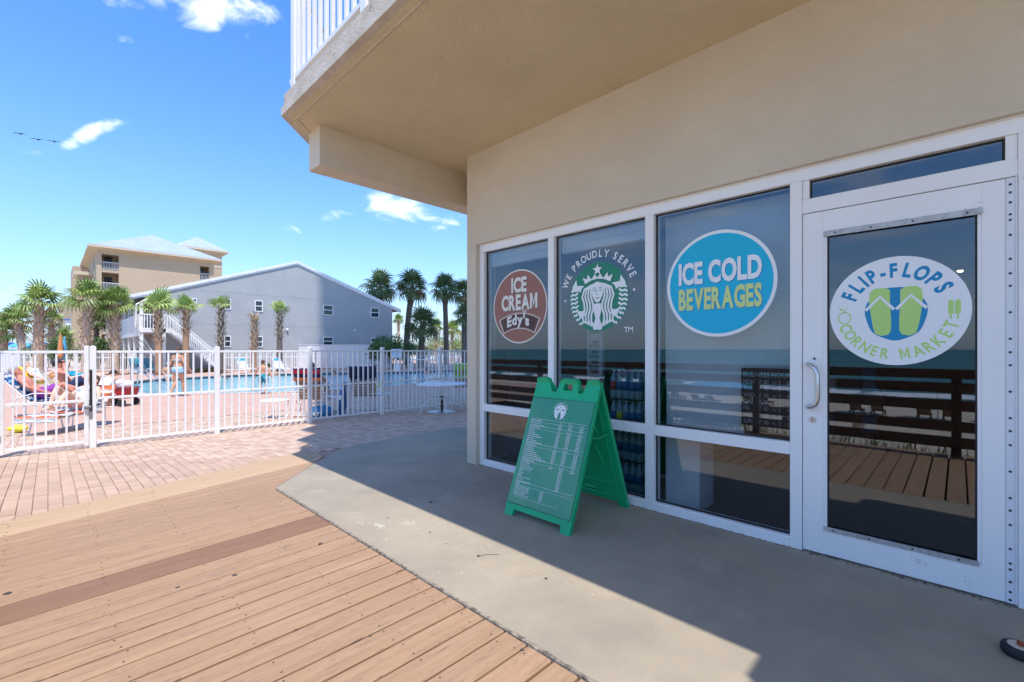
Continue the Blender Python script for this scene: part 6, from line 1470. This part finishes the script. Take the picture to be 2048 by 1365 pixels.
# seated at the far pool edge
se = dict(pelvis=(0, 0, .10), chest=(0, .05, .46), neck=(0, .06, .64), head=(0, .08, .765), elb_l=(-.25, .10, .36), hand_l=(-.14, .30, .20), elb_r=(.25, .10, .36), hand_r=(.14, .30, .20), knee_l=(-.12, .42, .12), ank_l=(-.12, .48, -.28), toe_l=(-.12, .60, -.32), knee_r=(.12, .42, .12), ank_r=(.12, .48, -.28), toe_r=(.12, .60, -.32))
person('man in a straw coloured cap sitting at the far pool edge behind the walking woman', P3(336, 757.5), -view - .2 + PI * 0 - PI / 2 - .6, se, 'skin_tan', 'hair_dark', 1.0, [('shorts', 'bikini_blue')], voxel=.018, cap_m='hub_cream')
hf_ = dict(pelvis=(0, 0, -.62), chest=(0, 0, -.26), neck=(0, 0, -.08), head=(0, .01, .045), elb_l=(-.30, .12, -.30), hand_l=(-.22, .34, -.20), elb_r=(.30, .12, -.30), hand_r=(.22, .34, -.20))
for px, py, sk, ha_, lb, dz, K in [(441, 756.5, 'skin_fair', 'hair_brown', 'swimmer left of the narrow palm, low in the water', .10, .85), (455, 759, 'skin_deep', 'hair_dark', 'dark haired swimmer beside the palm foot, second from the left', .08, .85),
        (545, 752, 'skin_tan', 'hair_brown', 'brown haired swimmer just right of the boy', .24, .9), (590, 752, 'skin_tan', 'hair_dark', 'dark haired swimmer looking down before the fence post', .10, .9), (607, 752, 'skin_fair', 'hair_dark', 'dark haired swimmer facing the camera left of the fence post', .28, .95),
        (634, 753, 'skin_tan', 'hair_brown', 'swimmer low in the water right of the middle fence post', .05, .85), (669, 751, 'skin_tan', 'hair_brown', 'swimmer in front of the far white loungers', .16, .85), (853, 748, 'skin_red', 'hair_brown', 'lone swimmer in the shaded right part of the pool', .22, .85)]:
    zw = -.46; zc = 910 * (CH - zw) / (py - 699); x, y = AT(px, zc)
    person(lb, (x, y, zw + dz), random.uniform(2, 4.6), hf_, sk, ha_, K, [], voxel=.02, half=True)

# ================================================================ BEACH SIDE (mirrored in the glass)
def beach_chair(label, x, y, a, m_='wood_chair'):
    t = thing('beach_lounger', label, 'beach lounger', (x, y, terr(x, y)), a, 'wooden loungers on the sand'); m = MB()
    for s in (-.28, .28): m.box((-.9, s - .03, .28), (.9, s + .03, .34)); m.box((-.75, s - .04, 0), (-.67, s + .04, .3)); m.box((.67, s - .04, 0), (.75, s + .04, .3))
    m.build('frame', m_, t); m = MB()
    for k in range(9): m.box((-.3 + k * .135, -.31, .34), (-.3 + k * .135 + .11, .31, .36))
    for k in range(5): m.loft([[(-.34 - k * .11, -.31, .36 + k * .09), (-.43 - k * .11, -.31, .43 + k * .09), (-.43 - k * .11, .31, .43 + k * .09), (-.34 - k * .11, .31, .36 + k * .09)], [(-.34 - k * .11, -.31, .38 + k * .09), (-.43 - k * .11, -.31, .45 + k * .09), (-.43 - k * .11, .31, .45 + k * .09), (-.34 - k * .11, .31, .38 + k * .09)]])
    m.build('slats', m_, t)
random.seed(14); kk = 0; ords = ['first', 'second', 'third', 'fourth', 'fifth', 'sixth', 'seventh', 'eighth', 'ninth', 'tenth']
for i in range(9):
    y = -9 + i * 3.3; x = -30 + random.uniform(-1, 1)
    for q in (-.55, .55): beach_chair('dark wooden beach lounger, %s in the %s pair along the sand' % ('near one' if q < 0 else 'far one', ords[i]), x, y + q, PI, )
    umbrella('%s beach umbrella of the row by the water, counted along the shore' % ords[i], x - 1.2, y, terr(x, y), ['canvas_blue', 'canvas_sky', 'canvas_pale'][i % 3], 1.3, 2.15, grp='umbrellas by the water', m2='canvas_pale' if i % 2 else None)
x, y = -19, 9.5
ct = thing('canopy_tent', 'pale blue square canopy tent on the sand below the railing', 'canopy', (x, y, terr(x, y)), .2); m = MB()
m.add([(-1.5, -1.5, 2), (1.5, -1.5, 2), (1.5, 1.5, 2), (-1.5, 1.5, 2), (0, 0, 2.7)], [(0, 1, 4), (1, 2, 4), (2, 3, 4), (3, 0, 4)]); m.box((-1.5, -1.5, 1.8), (1.5, -1.48, 2)); m.box((-1.5, 1.48, 1.8), (1.5, 1.5, 2)); m.box((-1.5, -1.48, 1.8), (-1.48, 1.48, 2)); m.box((1.48, -1.48, 1.8), (1.5, 1.48, 2)); m.build('canopy', 'canvas_sky', ct)
for sx in (-1.48, 1.48):
    for sy in (-1.48, 1.48): m = MB(); m.tube([(sx, sy, 0), (sx, sy, 1.9)], .025, 5); m.build('leg', 'white_paint', ct)
for i, (x, y, sk, ha_) in enumerate([(-21, 6.0, 'skin_tan', 'hair_brown'), (-22, 3.6, 'skin_fair', 'hair_dark'), (-24, 7.4, 'skin_red', 'hair_grey')]):
    person(['seated beach goer by the canopy tent', 'seated beach goer further down the sand from the tent', 'sunburnt beach goer sitting behind the canopy tent'][i], (x, y, terr(x, y) + .02), i * 1.3, se | dict(ank_l=(-.12, .85, .06), toe_l=(-.12, .9, .16), knee_l=(-.12, .45, .32), ank_r=(.12, .85, .06), toe_r=(.12, .9, .16), knee_r=(.12, .45, .32)), sk, ha_, 1, [('shorts', 'navy')], voxel=.03)

# ================================================================ BIRDS
for i, (px, py, s) in enumerate([(40, 268, 1.0), (75, 279.5, 1.0), (107, 283.5, 1.0)]):
    dd = 85; x, y = AT(px, dd); z = CH + (699 - py) * dd / 910
    b = thing('pelican', ['topmost and leftmost of three gliding dark birds', 'middle bird of three gliding in the sky at left', 'lowest and rightmost of three gliding dark birds'][i], 'bird', (x, y, z), R(-45) + .3, 'birds gliding in a line')
    m = MB(); m.ball((0, 0, 0), (.10, .36, .09), 10, 7); m.tube([(0, .3, .03), (0, .45, .10), (0, .62, .02)], [.06, .05, .015], 6); m.build('body', 'bird', b, smooth=True)
    for s_ in (-1, 1):
        m = MB(); m.loft([[(s_ * .05, .14, .04), (s_ * .05, -.12, .04), (s_ * .05, -.12, .02), (s_ * .05, .14, .02)], [(s_ * .42, .18, .13), (s_ * .42, -.12, .13), (s_ * .42, -.12, .12), (s_ * .42, .18, .12)], [(s_ * .98, .02, .0 + .04 * i), (s_ * .98, -.12, .0 + .04 * i), (s_ * .98, -.12, -.01 + .04 * i), (s_ * .98, .02, -.01 + .04 * i)]]); m.build('wing', 'bird', b)
